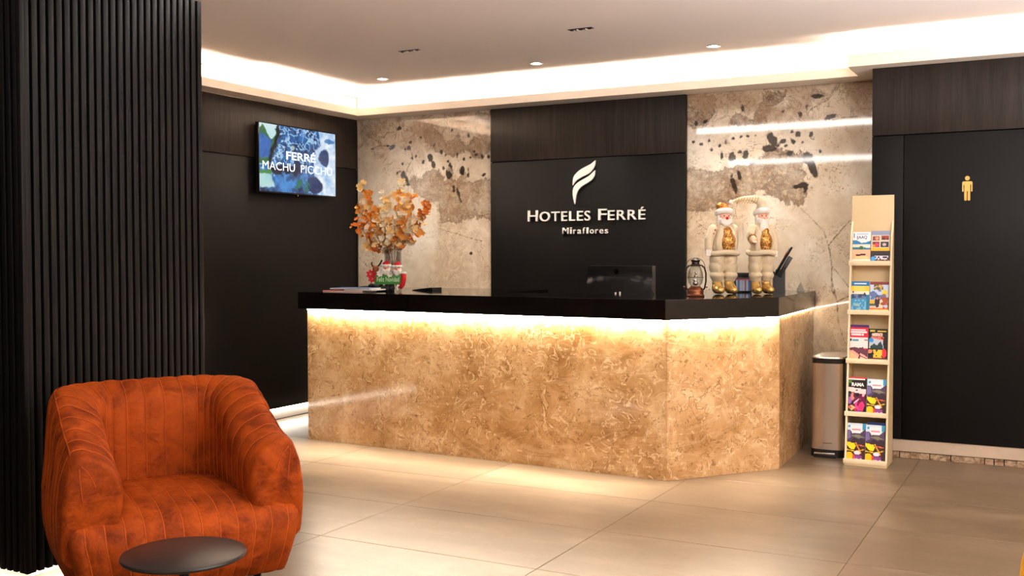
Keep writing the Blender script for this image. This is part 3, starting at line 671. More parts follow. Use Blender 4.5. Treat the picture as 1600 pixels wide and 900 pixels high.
# ------------------------------------------------------------------ armchairs
def catmull(pts, per):
    out = []; n = len(pts)
    for i in range(n-1):
        p0, p1, p2, p3 = [np.array(pts[min(max(i+k, 0), n-1)], float) for k in (-1, 0, 1, 2)]
        for q in range(per):
            s = q/per; out.append(.5*((2*p1)+(-p0+p2)*s+(2*p0-5*p1+4*p2-p3)*s*s+(-p0+3*p1-3*p2+p3)*s**3))
    out.append(np.array(pts[-1], float)); return out
def armchair(name, loc, rz, mat, seam, label, grp=None):
    r_ = root(name, loc, rz, label, 'armchair', grp)
    W, R, YF, YB = .360, .20, -.335, .345
    # U shaped plan path
    path = []; L1 = (YB-R)-YF
    def U(s):       # s in metres from left arm front; returns point, outward normal
        la, arc, lb = L1, R*PI/2, 2*(W-R)
        if s < la: return Vector((-W, YF+s)), Vector((-1, 0))
        s -= la
        if s < arc: a = s/R; return Vector((-W+R-R*math.cos(a), YB-R+R*math.sin(a))), Vector((-math.cos(a), math.sin(a)))
        s -= arc
        if s < lb: return Vector((-(W-R)+s, YB)), Vector((0, 1))
        s -= lb
        if s < arc: a = s/R; return Vector((W-R+R*math.sin(a), YB-R+R*math.cos(a))), Vector((math.sin(a), math.cos(a)))
        s -= arc
        return Vector((W, YB-R-s)), Vector((1, 0))
    TOT = 2*L1+R*PI+2*(W-R); NCH = 25; dch = TOT/NCH
    def section(s):
        t = min(s, TOT-s)/(TOT/2); k = min(1, max(0, t/.62)); k = k*k*(3-2*k)
        H = .675+.18*k
        sec = [(.015, .155), (.048, .22), (.078, .33), (.082, .46), (.072, .56), (.056, H-.060), (.034, H-.012), (.0, H), (-.045, H-.014), (-.095, H-.045), (-.128, H-.11), (-.128, .47), (-.115, .36)]
        return catmull(sec, 4), H
    NS = 150
    vs = []; fs = []; nsec = 49
    def ringpts(s, puff, fwd=0.0, sc=1.0):
        c, n = U(min(max(s, 0), TOT)); sec, H = section(s); out = []
        cx_, cz_ = -.028, .44
        for i, (a, z) in enumerate(sec):
            i0, i1 = max(i-1, 0), min(i+1, len(sec)-1); tx, tz = sec[i1][0]-sec[i0][0], sec[i1][1]-sec[i0][1]
            l = math.hypot(tx, tz)+1e-9; nx, nz = tz/l, -tx/l      # outward of section
            nx, nz = (nx, nz) if True else (nx, nz)
            pf = puff*min(1, i/4)*min(1, (len(sec)-1-i)/4)
            aa, zz = a+nx*pf, z+nz*pf
            aa = cx_+(aa-cx_)*sc; top = H-.14
            zz = zz if zz < top else top+(zz-top)*(.35+.65*sc)
            zz = zz if zz > .20 else zz+(1-sc)*.12
            ee = max(0, 1-min(s, TOT-s)/.16); zz = zz+ee*ee*.10*max(0, (.30-z)/.165); aa = aa-ee*ee*.03*max(0, (.30-z)/.165)
            t = Vector((-n.y, n.x)) if False else Vector((0, -1))
            p = c+n*aa; fz = min(1, max(0, (zz-.30)/.14)); out.append(Vector((p.x, p.y-fwd*fz, zz)))
        return out
    rings = []
    for k, (f, sc) in enumerate([(.038, .74), (.034, .86), (.025, .94), (.013, .985)]): rings.append(ringpts(0, 0, f, sc))
    for i in range(NS+1):
        s = TOT*i/NS; ph = (s/dch) % 1; pf = .0055*(1-abs(2*ph-1)**3)-.001
        rings.append(ringpts(s, pf))
    for k, (f, sc) in enumerate([(.013, .985), (.025, .94), (.034, .86), (.038, .74)]): rings.append(ringpts(TOT, 0, f, sc))
    bm = bmesh.new(); R_ = []
    for rg in rings:
        R_.append([bm.verts.new(p+Vector((0, 0, 0))) for p in rg])
    for a, b in zip(R_, R_[1:]):
        for j in range(nsec-1): bm.faces.new((a[j], a[j+1], b[j+1], b[j]))
    for rg, fl_ in ((R_[0], 1), (R_[-1], 0)):
        m_ = nsec//2+1        # close the arm ends by pairing outer and inner rows
        for j in range(nsec//2):
            q = [rg[j], rg[j+1], rg[nsec-2-j], rg[nsec-1-j]]
            if len(set(q)) == 4: bm.faces.new(q if fl_ else q[::-1])
            elif len(set(q)) == 3: bm.faces.new(list(dict.fromkeys(q)))
    def disp(co):
        nn = mnoise.noise(co*9)*.004+mnoise.noise(co*22)*.0015; return co+Vector((nn, nn, nn*.6))
    for v in bm.verts: v.co = disp(v.co)
    shell = from_bm('tub_shell', bm, mat, r_, smooth=True)
    for k in range(1, NCH):
        p = ringpts(dch*k, .0012); tube('seam', [disp(q) for q in p[2:-1:1]], .0017, seam, shell, 5)
    # piping round the outer top edge
    pp = [disp(ringpts(TOT*i/110, .004)[24]) for i in range(3, 108)]
    tube('edge_piping', pp, .0045, mat, shell, 6)
    # arm faces: two curved seams each
    for sgn, rg in ((-1, rings[0]), (1, rings[-1])):
        for f in (.34, .66):
            pts = []
            for j in range(12, nsec//2-1):
                a, b = rg[j], rg[nsec-1-j]; q = a.lerp(b, f); 
                if q.z > .41: pts.append(disp(q)+Vector((0, -.0012, 0)))
            if len(pts) > 3: tube('seam', pts, .0017, seam, shell, 5)
    # seat block with channels running front to back
    XW = .42; NX = 130; ch = .0665
    prof = catmull([(.26, .43), (.10, .442), (-.10, .447), (-.26, .442), (-.345, .420), (-.385, .370), (-.392, .30), (-.380, .22), (-.352, .165)], 5)
    def seatpt(x, i, lift=0):
        y, z = prof[i]; i0, i1 = max(i-1, 0), min(i+1, len(prof)-1)
        ty, tz = prof[i1][0]-prof[i0][0], prof[i1][1]-prof[i0][1]; l = math.hypot(ty, tz)+1e-9; ny, nz = tz/l, -ty/l
        if nz < 0 and z > .40: ny, nz = -ny, -nz
        ph = ((x/ch)+.5) % 1; pf = .005*(1-abs(2*ph-1)**3)+lift
        fr = max(0, min(1, (-y-.1)/.28))
        y2 = y+ny*pf-.030*(1-(x/XW)**2)*fr
        z2 = z+nz*pf+(.022*(1-(x/.30)**2) if abs(x) < .30 else 0)*max(0, min(1, (y+.36)/.25))
        e = max(0, abs(x)-(XW-.045)); y2 += (.045-math.sqrt(max(0, .002025-e*e)))*fr
        sx = 1-.13*max(0, (.36-z2)/.23)
        return Vector((x*sx, y2, z2))
    def sdisp(co):
        nn = mnoise.noise(co*8+Vector((3, 1, 0)))*.005; return co+(Vector((0, nn*.4, nn)) if co.z > .2 else Vector((0, 0, 0)))
    bm = bmesh.new(); G = []
    for a in range(NX+1):
        x = -XW+2*XW*a/NX; G.append([bm.verts.new(seatpt(x, i)) for i in range(len(prof))])
    for a in range(NX):
        for i in range(len(prof)-1): bm.faces.new((G[a][i], G[a+1][i], G[a+1][i+1], G[a][i+1]))
    # close underneath and the back
    bb_ = [bm.verts.new((G[a][-1].co.x, .26, .165)) for a in range(NX+1)]
    for a in range(NX):
        bm.faces.new((G[a][-1], G[a+1][-1], bb_[a+1], bb_[a])); bm.faces.new((bb_[a], bb_[a+1], G[a+1][0], G[a][0]))
    bm.faces.new([G[0][i] for i in range(len(prof))]+[bb_[0]]); bm.faces.new(([G[NX][i] for i in range(len(prof))]+[bb_[NX]])[::-1])
    for v in bm.verts:
        v.co = sdisp(v.co)
    seat = from_bm('seat', bm, mat, r_, smooth=True)
    nk = int(XW/ch)
    for k in range(-nk-1, nk+1):
        x = (k+.5)*ch
        if abs(x) > XW-.01: continue
        tube('seam', [sdisp(seatpt(x, i, .0012)) for i in range(1, len(prof))], .0018, seam, seat, 5)
    for sx in (-1, 1):
        for sy in (-1, 1):
            a, b = Vector((sx*.27, sy*.24, .175)), Vector((sx*.315, sy*.29, 0.0))
            tube('leg', [a, b], [.019, .011], M['black_metal'], r_, 12)
    return r_
armchair('armchair', (2.69, -4.925, 0), 1.02, M['orange'], M['orange_seam'], 'burnt orange velvet tub armchair with channel stitching, in front of the slatted pillar', 'tub armchairs')
armchair('armchair', (6.245, -5.655, 0), 2.75, M['yellow'], M['yellow_seam'], 'yellow tub armchair whose edge just enters the bottom right corner', 'tub armchairs')

tb = root('side_table', (3.31, -5.45, 0), 0, 'small round black lacquered side table in front of the orange armchair', 'side table')
lathe('tabletop', [(0, .392), (.186, .392), (.197, .396), (.2, .402), (.198, .408), (.192, .410), (0, .410)], M['black_table'], tb, 64, smooth=40)
lathe('column', [(0, .012), (.016, .012), (.016, .391), (.05, .3915), (0, .3915)], M['black_metal'], tb, 20)
lathe('base', [(0, 0), (.13, 0), (.132, .004), (.13, .008), (.03, .014), (.0, .014)], M['black_metal'], tb, 40)

# ------------------------------------------------------------------ television
tv = root('television', (0.0, -.915, 2.185), 0, 'flat television on the dark wall showing blue rocks and a waterfall', 'television')
box('wall_bracket', .0005, .030, -.2, .2, -.15, .15, M['black_metal'], tv, bev=.002)
box('casing', .0305, .064, -.503, .503, -.284, .284, M['black_plastic'], tv, bev=.006)
bm = bmesh.new()
for a in ((-.505, .505, .277, .286), (-.505, .505, -.286, -.275), (-.505, -.498, -.275, .277), (.498, .505, -.275, .277)): bm_box(bm, .0645, .0685, a[0], a[1], a[2], a[3], .001, 1)
from_bm('bezel', bm, M['black_gloss'], tv)
lathe('logo_badge', [(0, 0), (.006, 0), (.006, .012), (0, .012)], M['steel'], tv, 12, loc=(.05, 0, -.2975))
def screen():
    nx, nz = 250, 140
    u, v = np.meshgrid(np.linspace(0, 1, nx), np.linspace(0, 1, nz)); w_ = 1.78
    X, Y = u*w_, v
    n1 = fbm(X*5, Y*5, 1, 5); n2 = fbm(X*16, Y*16, 5, 4); n3 = fbm(X*9+n1*3, Y*9+n1*3, 9, 4); rid = 1-np.abs(2*fbm(X*11+n1*2, Y*11, 13, 4)-1)*2.2
    col = np.zeros(u.shape+(3,))
    u = u+.07*(fbm(X*4, Y*4, 21, 4)-.47)+.035*(n2-.47); v = v+.09*(fbm(X*4, Y*4, 31, 4)-.47)+.05*(fbm(X*14, Y*14, 33, 3)-.44); UVs = np.meshgrid(np.linspace(0, 1, nx), np.linspace(0, 1, nz))
    def lerp(a, b, t): t = np.clip(t, 0, 1)[..., None]; return np.array(a)*(1-t)+np.array(b)*t
    col = lerp(rgb(8, 30, 74), rgb(40, 120, 200), (n3-.3)*2.2); col = np.where((rid > .75)[..., None], lerp(rgb(60, 140, 210), rgb(190, 225, 245), (rid-.75)*4), col)
    def put(mask, c):
        nonlocal col
        c = c if isinstance(c, np.ndarray) else np.broadcast_to(np.array(c), col.shape); mk = np.clip(mask, 0, 1)[..., None]; col = col*(1-mk)+c*mk
    S = lambda x: np.clip(x*60+.5, 0, 1)
    # mountain view, top left
    xl = .27-.30*(1-v)*0.9; view = S(.245-.18*(1-v)*1.0-u+.02*n1)*S(v-.42)
    put(view, lerp(rgb(150, 205, 205), rgb(206, 236, 238), v)); put(view*S(.84+.10*np.sin(u*34)+.05*n2-v+.02), lerp(rgb(12, 60, 52), rgb(64, 130, 70), n2*1.4))
    put(S(.135-u+.02*n1)*S(v-.50)*S(.84-v-(u*1.5)**2*2), lerp(rgb(16, 60, 140), rgb(60, 130, 215), n3*1.3))   # near rock, left
    put(S(.022-np.abs(u-(.245-.19*(1-v)*1.05+.0)))*S(v-.42), rgb(6, 18, 30))        # dark trunk
    # waterfall
    edge = .80-.25*np.clip((.9-v), 0, .5)+.10*np.clip(.45-v, 0, 1)*2+.05*(n1-.5)*2
    wf = S(u-edge); put(wf, lerp(rgb(110, 176, 232), rgb(246, 252, 255), (n2*.6+n1*.8-.35)*1.7))
    blob_ = S(.085-np.hypot((u-.84)*1.1, (v-.60)*.62)+.03*(n2-.5)); put(blob_, lerp(rgb(6, 26, 66), rgb(24, 84, 150), n2))
    put(S(.06-np.hypot((u-.93)*.8, (v-.86)*1.5)+.03*(n2-.5)), lerp(rgb(20, 80, 150), rgb(90, 160, 220), n2))
    put(S(.12-np.hypot((u-.70)*1.0, (v-.16)*.8)+.04*(n2-.5)), lerp(rgb(4, 18, 54), rgb(16, 64, 130), n2))
    # pools and lower rocks
    put(S(.33-v)*S(.62-u)*S(n1-.36), lerp(rgb(8, 34, 84), rgb(70, 150, 225), (n3-.25)*2)); put(S(.40-v)*S(v-.26)*S(u-.1)*S(.5-u)*S(.50-n1), rgb(5, 20, 48))
    put(S(.17-u-.25*(v-.1))*S(.25-v)*S(v-.06), lerp(rgb(150, 205, 210), rgb(210, 236, 235), n1)); put(S(.14-u)*S(.30-v)*S(v-.245), rgb(70, 140, 60))
    put(S(.10-np.hypot((u-.55)*.9, (v-.12)*.9))*S(n2-.45), rgb(34, 112, 96))
    # village, centre
    put(S(.03-np.hypot(u-.42, (v-.68)*.9))*S(n2-.42), rgb(176, 196, 180))
    u, v = UVs; P = np.stack([np.full(u.shape, .0672), -.497+.994*u, -.275+.552*v], -1).reshape(-1, 3)
    idx = np.arange(nx*nz).reshape(nz, nx); Q = np.stack([idx[:-1, :-1], idx[:-1, 1:], idx[1:, 1:], idx[1:, :-1]], -1).reshape(-1, 4)
    me = bpy.data.meshes.new('screen'); me.vertices.add(len(P)); me.vertices.foreach_set('co', P.ravel()); me.loops.add(Q.size); me.loops.foreach_set('vertex_index', Q.ravel())
    me.polygons.add(len(Q)); me.polygons.foreach_set('loop_start', np.arange(len(Q))*4); me.update(calc_edges=True)
    at_ = me.attributes.new('Col', 'FLOAT_COLOR', 'POINT'); cc = np.concatenate([col.reshape(-1, 3), np.ones((len(P), 1))], 1); at_.data.foreach_set('color', cc.ravel().astype(np.float32))
    link_mesh('screen', me, M['screen'], tv)
screen()
RX = Matrix(((0, -1, 0, 0), (1, 0, 0, 0), (0, 0, 1, 0), (0, 0, 0, 1)))
def tvtext(body, u0, u1, v0, v1, off):
    fit_text('caption', body, -.497+.994*u0, -.497+.994*u1, -.275+.552*v0, -.275+.552*v1, -.0690, .0006, M['screen_text'], tv, offset=off, spacing=1.0, xf=RX)
tvtext('MACHU', .035, .44, .325, .445, .0); tvtext('PICCHU', .52, .95, .325, .445, .0); tvtext('FERRÉ', .33, .72, .505, .625, .02)

# ------------------------------------------------------------------ leaflet rack
RK = (4.7135, -.66, 0)
rk = root('leaflet_rack', RK, 0, 'tall cream leaflet rack with five shelves in front of the dark wall corner', 'rack')
HX = .1335
box('back_board', -HX, HX, -.012, 0, 0, 1.772, M['cream_board'], rk, bev=.001)
sidep = [(-.0125, .0), (-.238, .0), (-.232, .055), (-.062, 1.50), (-.0125, 1.60)]
def rz_front(z): return -.238+.176*max(0, (z-.05))/1.45
for s in (-1, 1):
    a, b = (-HX, -HX+.012) if s < 0 else (HX-.012, HX)
    o = prism('side_panel', sidep, a, b, M['cream_board'], rk, axis='x', bev=.0008)
    tube_pts = [(s*(HX-.006), y-.0006, z) for y, z in sidep[1:]]
    box_ = prism('edge_band', [(y, z) for y, z in sidep[1:]]+[(y-.0016, z) for y, z in sidep[1:]][::-1], a, b, M['edge_board'], rk, axis='x')
ZS = [1.315, .992, .672, .328, .022]
for z in ZS:
    yf = rz_front(z)
    box('shelf', -HX+.0125, HX-.0125, yf+.004, -.0125, z, z+.010, M['cream_board'], rk)
    box('shelf_lip', -HX-.006, HX-.006, yf-.012, yf-.002, z-.010, z+.021, M['edge_board'], rk, bev=.0015)
box('plinth', -HX, HX, -.246, -.2385, .0, .030, M['cream_board'], rk)

def paint(prims, bg, nu=30, nv=52):
    u, v = np.meshgrid((np.arange(nu)+.5)/nu, (np.arange(nv)+.5)/nv); c = np.broadcast_to(np.array(rgb(*bg)), u.shape+(3,)).copy()
    for p in prims:
        k = p[0]
        if k == 'r': mk = (u >= p[1]) & (u < p[3]) & (v >= p[2]) & (v < p[4]); cl_ = p[5]
        elif k == 'e': mk = ((u-p[1])/p[3])**2+((v-p[2])/p[4])**2 < 1; cl_ = p[5]
        elif k == 'p':
            mk = sdf_poly(u, v, p[1]) < 0; cl_ = p[2]
        elif k == 'l':
            mk = sdf_line(u, v, p[1]) < p[2]; cl_ = p[3]
        elif k == 'n':       # noisy patchwork of two colours inside a rectangle
            mk = (u >= p[1]) & (u < p[3]) & (v >= p[2]) & (v < p[4]) & (vnoise(u*p[6], v*p[6]*1.7, p[7]) > p[8]); cl_ = p[5]
        c[mk] = rgb(*cl_)
    return c
def leaflet(x, zb, wd, ht, prims, bg, label, lean=.16, dy=0, page=(228, 222, 212), title=None, rz=0):
    """a leaflet standing on the shelf at height zb, leaning back"""
    yf = rz_front(zb)
    r_ = root('leaflet', (RK[0]+x, RK[1]+yf+.012+dy, zb+.0105), rz, label, 'leaflet', 'travel leaflets in the rack')
    X = Matrix.Rotation(-lean, 4, 'X')
    bm = bmesh.new(); bm_box(bm, -wd/2, wd/2, .0005, .008, 0, ht, mat=X); from_bm('pages', bm, M['paper'], r_)
    c = paint(prims, bg); nv, nu = c.shape[:2]
    us, vs_ = np.linspace(-wd/2, wd/2, nu+1), np.linspace(ht, 0, nv+1)
    V = [X @ Vector((a, 0, b)) for b in vs_ for a in us]; F = [(j*(nu+1)+i, (j+1)*(nu+1)+i, (j+1)*(nu+1)+i+1, j*(nu+1)+i+1) for j in range(nv) for i in range(nu)]
    o = mesh('cover', V, F, M['print'], r_)
    at_ = o.data.attributes.new('Col', 'FLOAT_COLOR', 'FACE'); cc = np.concatenate([c.reshape(-1, 3), np.ones((nu*nv, 1))], 1); at_.data.foreach_set('color', cc.ravel().astype(np.float32))
    if title:
        for body, a, b, v0, v1, colr, off in title:
            mt = M.get('ink%s' % (colr,)) or plain('printing_ink', rgb(*colr), .5); M['ink%s' % (colr,)] = mt
            fit_text('lettering', body, -wd/2+a*wd, -wd/2+b*wd, ht*(1-v1), ht*(1-v0), -.0004, .0002, mt, r_, offset=off, xf=X)
    return r_
WL, xl_, xr_ = .118, -.0655, .0565
beach = [('r', 0, 0, 1, .30, (240, 238, 236)), ('r', .08, .03, .14, .2, (90, 140, 200)), ('r', .24, .05, .86, .075, (90, 120, 190)), ('p', [(0, .27), (.3, .28), (.5, .36), (.75, .34), (1, .28), (1, .40), (0, .42)], (34, 118, 170)),
         ('r', 0, .41, 1, .50, (226, 222, 200)), ('p', [(0, .5), (.6, .5), (1, .53), (1, .57), (0, .58)], (44, 122, 140)), ('e', .5, .52, .11, .06, (50, 96, 36)), ('r', 0, .575, 1, .88, (240, 176, 140)), ('r', .2, .8, .9, .86, (248, 206, 130)),
         ('e', .35, .76, .14, .03, (74, 30, 30)), ('e', .6, .74, .16, .03, (60, 26, 30)), ('r', 0, .88, 1, 1, (240, 226, 210))]
leaflet(xl_, ZS[0], WL, .205, beach, (240, 238, 236), 'white and peach beach leaflet with blue hills, top shelf left', title=[('IJAAQ', .24, .8, .12, .22, (20, 60, 110), .02)])
fest = [('r', 0, 0, 1, .13, (130, 142, 172)), ('r', 0, .13, 1, .54, (206, 196, 176)), ('r', .06, .17, .42, .30, (120, 60, 50)), ('e', .3, .24, .09, .05, (230, 150, 120)), ('r', .55, .15, .92, .29, (146, 54, 34)), ('n', .55, .15, .92, .29, (70, 24, 20), 9, 3, .5),
        ('r', .06, .34, .44, .52, (110, 40, 40)), ('e', .3, .44, .1, .06, (210, 60, 90)), ('e', .14, .48, .08, .05, (236, 140, 40)), ('r', .5, .34, .92, .52, (44, 34, 40)), ('e', .7, .44, .1, .05, (190, 170, 170)),
        ('r', 0, .54, 1, .64, (240, 172, 22)), ('r', 0, .64, 1, .78, (34, 22, 22)), ('r', .2, .78, .95, .9, (206, 206, 226)), ('r', 0, .9, 1, 1, (160, 116, 60)), ('e', .12, .90, .16, .09, (70, 160, 220)), ('n', .2, .8, 1, 1, (70, 50, 40), 12, 6, .6)]
leaflet(xr_, ZS[0], WL, .212, fest, (20, 20, 30), 'festival leaflet with four small photos and a yellow band, top shelf right')
blue = [('r', 0, 0, 1, .15, (10, 108, 170)), ('r', .16, .06, .82, .095, (226, 240, 244)), ('r', 0, .15, 1, .33, (240, 196, 52)), ('r', .18, .17, .78, .31, (222, 206, 90)), ('r', 0, .33, 1, .44, (226, 222, 200)), ('e', .13, .36, .05, .03, (40, 40, 50)), ('e', .75, .40, .05, .03, (60, 30, 40)),
        ('r', .06, .43, .85, .58, (42, 56, 92)), ('n', .06, .43, .85, .58, (90, 110, 150), 9, 2, .55), ('r', 0, .58, 1, 1, (54, 136, 186)), ('n', .06, .62, .85, .95, (120, 176, 190), 11, 8, .52), ('r', .86, .44, 1, 1, (14, 112, 146)), ('r', .14, .78, .5, .81, (196, 186, 110))]
leaflet(xl_, ZS[1], WL, .200, blue, (20, 110, 170), 'blue and yellow timetable leaflet, second shelf left')
jung = [('r', 0, 0, 1, .09, (118, 36, 44)), ('r', 0, .09, 1, .55, (182, 200, 226)), ('n', 0, .2, .6, .6, (84, 110, 164), 6, 4, .55), ('n', .2, .08, .7, .27, (74, 84, 30), 10, 5, .35), ('n', .2, .08, .7, .27, (200, 150, 60), 12, 9, .68), ('e', .78, .36, .16, .10, (228, 196, 60)), ('e', .74, .48, .14, .07, (110, 100, 130)),
        ('r', 0, .62, .36, .74, (236, 170, 50)), ('r', 0, .74, .36, .80, (50, 84, 80)), ('r', 0, .8, .36, .88, (220, 180, 160)), ('n', .4, .52, 1, .95, (150, 70, 36), 8, 3, .4), ('n', .4, .55, 1, .95, (232, 196, 150), 9, 4, .66), ('e', .40, .66, .13, .2, (42, 28, 34)), ('e', .40, .54, .06, .05, (190, 130, 110)),
        ('r', 0, .88, 1, .93, (206, 70, 30)), ('r', 0, .93, 1, 1, (236, 196, 90))]
leaflet(xr_, ZS[1], WL, .198, jung, (180, 196, 220), 'pale blue adventure leaflet with a dark figure and orange sign, second shelf right')
leaflet(xl_+.003, ZS[2], WL, .232, [('r', 0, 0, 1, .1, (66, 34, 92))], (66, 34, 92), 'purple edged leaflet just showing above the crimson one on the third shelf', dy=.0135, lean=.11)
crim = [('r', 0, 0, 1, .31, (196, 24, 52)), ('r', .08, .06, .86, .10, (244, 214, 216)), ('r', .08, .12, .94, .17, (244, 214, 216)), ('r', .1, .2, .62, .25, (244, 214, 216)), ('e', .72, .22, .06, .035, (250, 230, 230)), ('r', 0, .31, 1, .64, (214, 208, 206)), ('r', .16, .36, .5, .42, (58, 140, 150)), ('r', .02, .35, .12, .42, (40, 50, 60)), ('r', .8, .36, 1, .41, (120, 120, 110)),
        ('p', [(0, .64), (.3, .60), (.5, .63), (.75, .6), (.85, .7), (1, .64), (1, 1), (0, 1)], (92, 44, 62)), ('p', [(0, .68), (.5, .86), (.5, 1), (0, 1)], (226, 170, 130)), ('p', [(.0, .72), (.2, .7), (.56, .84), (.52, .9)], (214, 150, 136)), ('p', [(.62, .88), (1, .98), (1, 1), (.6, 1)], (236, 190, 166)), ('p', [(.6, .78), (1, .9), (1, .95), (.6, .85)], (224, 160, 140))]
leaflet(xl_, ZS[2], WL, .216, crim, (196, 24, 52), 'crimson and grey desert road leaflet, third shelf left', lean=.13)
blk = [('r', .06, .04, .34, .10, (190, 176, 50)), ('r', .46, .06, .92, .09, (206, 180, 60)), ('n', .18, .14, .74, .24, (240, 190, 176), 20, 3, .3), ('n', .14, .25, .8, .36, (230, 110, 90), 20, 5, .35), ('p', [(.04, .34), (.3, .30), (.76, .36), (.8, .62), (.04, .62)], (176, 186, 200)), ('e', .14, .36, .13, .07, (40, 130, 200)), ('p', [(.1, .55), (.3, .46), (.45, .52), (.64, .38), (.78, .56), (.78, .64), (.1, .64)], (38, 58, 60)),
       ('e', .08, .71, .12, .06, (230, 120, 80)), ('e', .84, .76, .13, .14, (206, 44, 62)), ('n', .24, .66, .74, .9, (222, 178, 50), 9, 6, .42), ('r', .04, .78, .26, .92, (22, 14, 26)), ('r', 0, .93, 1, 1, (130, 70, 50))]
leaflet(xr_, ZS[2], WL, .210, blk, (22, 18, 20), 'black leaflet with white and red lettering and a mountain, third shelf right', lean=.13)
leaflet(xl_+.004, ZS[3], WL+.004, .232, [('r', .9, 0, 1, 1, (40, 150, 160))], (90, 170, 170), 'teal leaflet showing behind the black and pink one, fourth shelf', dy=.0135, lean=.13)
rama = [('r', 0, 0, 1, .04, (200, 40, 50)), ('r', .04, .04, .9, .08, (240, 226, 220)), ('r', .02, .09, .2, .18, (74, 120, 50)), ('p', [(0, .28), (.96, .33), (.96, .48), (.7, .46), (0, .40)], (232, 206, 206)), ('e', .48, .37, .07, .02, (30, 90, 110)), ('r', 0, .46, .16, .62, (44, 50, 90)), ('e', .27, .55, .12, .11, (232, 130, 120)), ('e', .11, .66, .11, .1, (152, 98, 170)),
        ('e', .65, .76, .25, .17, (222, 60, 140)), ('e', .72, .84, .14, .13, (232, 44, 100)), ('n', .3, .46, 1, .8, (96, 22, 60), 9, 2, .56), ('e', .82, .5, .07, .04, (240, 160, 180)), ('p', [(.04, .84), (.2, .78), (.46, .86), (.2, .94)], (244, 176, 120)), ('n', .0, .82, .46, .94, (220, 40, 40), 12, 4, .62), ('r', .44, .93, .8, 1, (120, 50, 140)), ('l', [(.34, .73), (.58, .62)], .018, (246, 210, 220))]
leaflet(xl_, ZS[3], WL, .234, rama, (26, 14, 18), 'black and magenta leaflet headed RAMA, fourth shelf left', lean=.13, title=[('RAMA', .2, .86, .155, .25, (244, 240, 236), .04)])
hill = [('r', 0, 0, 1, .20, (196, 214, 228)), ('r', .82, .0, 1, .18, (50, 140, 180)), ('e', .13, .09, .06, .03, (40, 140, 180)), ('p', [(0, .2), (.3, .22), (.6, .24), (1, .16), (1, .62), (0, .6)], (74, 56, 84)), ('p', [(0, .2), (.2, .22), (.22, .4), (0, .46)], (112, 100, 150)), ('p', [(.2, .34), (.6, .3), (1, .38), (.6, .4)], (120, 122, 96)), ('p', [(.2, .5), (.42, .38), (.62, .44), (.8, .4), (1, .44), (1, .66), (.2, .62)], (54, 40, 50)),
        ('p', [(.2, .06), (.8, .05), (.82, .22), (.7, .27), (.3, .28), (.2, .2)], (240, 228, 232)), ('r', .28, .16, .72, .20, (222, 130, 150)), ('r', 0, .6, 1, 1, (58, 34, 34)), ('p', [(0, .5), (.1, .52), (.42, .54), (.5, .62), (.42, .72), (.2, .70), (0, .58)], (240, 208, 36)), ('l', [(0, .73), (.5, .76), (.96, .70)], .014, (206, 180, 40)), ('l', [(.5, .54), (.78, .80)], .022, (240, 150, 40)), ('l', [(.6, .58), (.96, .61)], .014, (224, 104, 60)),
        ('e', .16, .9, .2, .12, (242, 184, 30)), ('r', .34, .84, .44, 1, (222, 66, 40)), ('r', .44, .86, .84, 1, (132, 66, 140)), ('n', .44, .9, .84, .99, (220, 190, 226), 16, 4, .55), ('e', .58, .80, .17, .055, (240, 220, 238))]
leaflet(xr_, ZS[3], WL, .226, hill, (74, 56, 84), 'purple hills and yellow fruit leaflet, fourth shelf right', lean=.13)
leaflet(xr_+.004, ZS[4]+.0, WL, .252, [('r', 0, 0, 1, .2, (24, 40, 90))], (18, 34, 70), 'navy leaflet showing behind the bottom right leaflet', dy=.0135, lean=.12)
leaflet(xl_, ZS[4], WL, .240, hill, (74, 56, 84), 'purple hills and yellow fruit leaflet, bottom shelf left', lean=.13)
leaflet(xr_-.002, ZS[4], WL, .236, hill, (74, 56, 84), 'purple hills and yellow fruit leaflet, bottom shelf right, in front of a navy one', lean=.13)

# ------------------------------------------------------------------ pedal bin
bn = root('pedal_bin', (4.427, -.50, 0), 0, 'tall slim brushed steel pedal bin with black rim, between the counter and the rack', 'bin')
def rrect(hx, hy, r, n=5, bulge=0):
    pts = []
    for cx_, cy_, a0 in ((hx-r, hy-r, 0), (-hx+r, hy-r, 90), (-hx+r, -hy+r, 180), (hx-r, -hy+r, 270)):
        for k in range(n+1): a = math.radians(a0+90*k/n); pts.append((cx_+r*math.cos(a), cy_+r*math.sin(a)))
    if bulge:
        out = []
        for x, y in pts: out.append((x, y-bulge*(1-(x/hx)**2) if y < 0 else y))
        # extra points along the front for the bow
        i = next(k for k, (x, y) in enumerate(out) if k >= 3*(n+1)-1 and x < 0)
        fr = [(x, -hy-bulge*(1-(x/hx)**2)) for x in np.linspace(-(hx-r), hx-r, 12)[1:-1]]
        out = out[:3*(n+1)]+fr+out[3*(n+1):]
        return out
    return pts
def loft(name, secs, mat, par, angle=40):
    bm = bmesh.new(); rg = [[bm.verts.new((x, y, z)) for x, y in s] for s, z in secs]
    for a, b in zip(rg, rg[1:]):
        for i in range(len(a)): bm.faces.new((a[i], a[(i+1) % len(a)], b[(i+1) % len(a)], b[i]))
    bm.faces.new(rg[0][::-1]); bm.faces.new(rg[-1]); return from_bm(name, bm, mat, par, angle=angle)
loft('body', [(rrect(.110, .185, .03, 5, .018), .052), (rrect(.108, .183, .03, 5, .018), .30), (rrect(.106, .18, .03, 5, .018), .638)], M['steel'], bn, 60)
loft('base', [(rrect(.113, .188, .03, 5, .018), 0.0), (rrect(.113, .188, .03, 5, .018), .0515)], M['black_plastic'], bn)
loft('rim', [(rrect(.108, .184, .03, 5, .018), .6385), (rrect(.109, .186, .03, 5, .018), .672)], M['black_plastic'], bn)
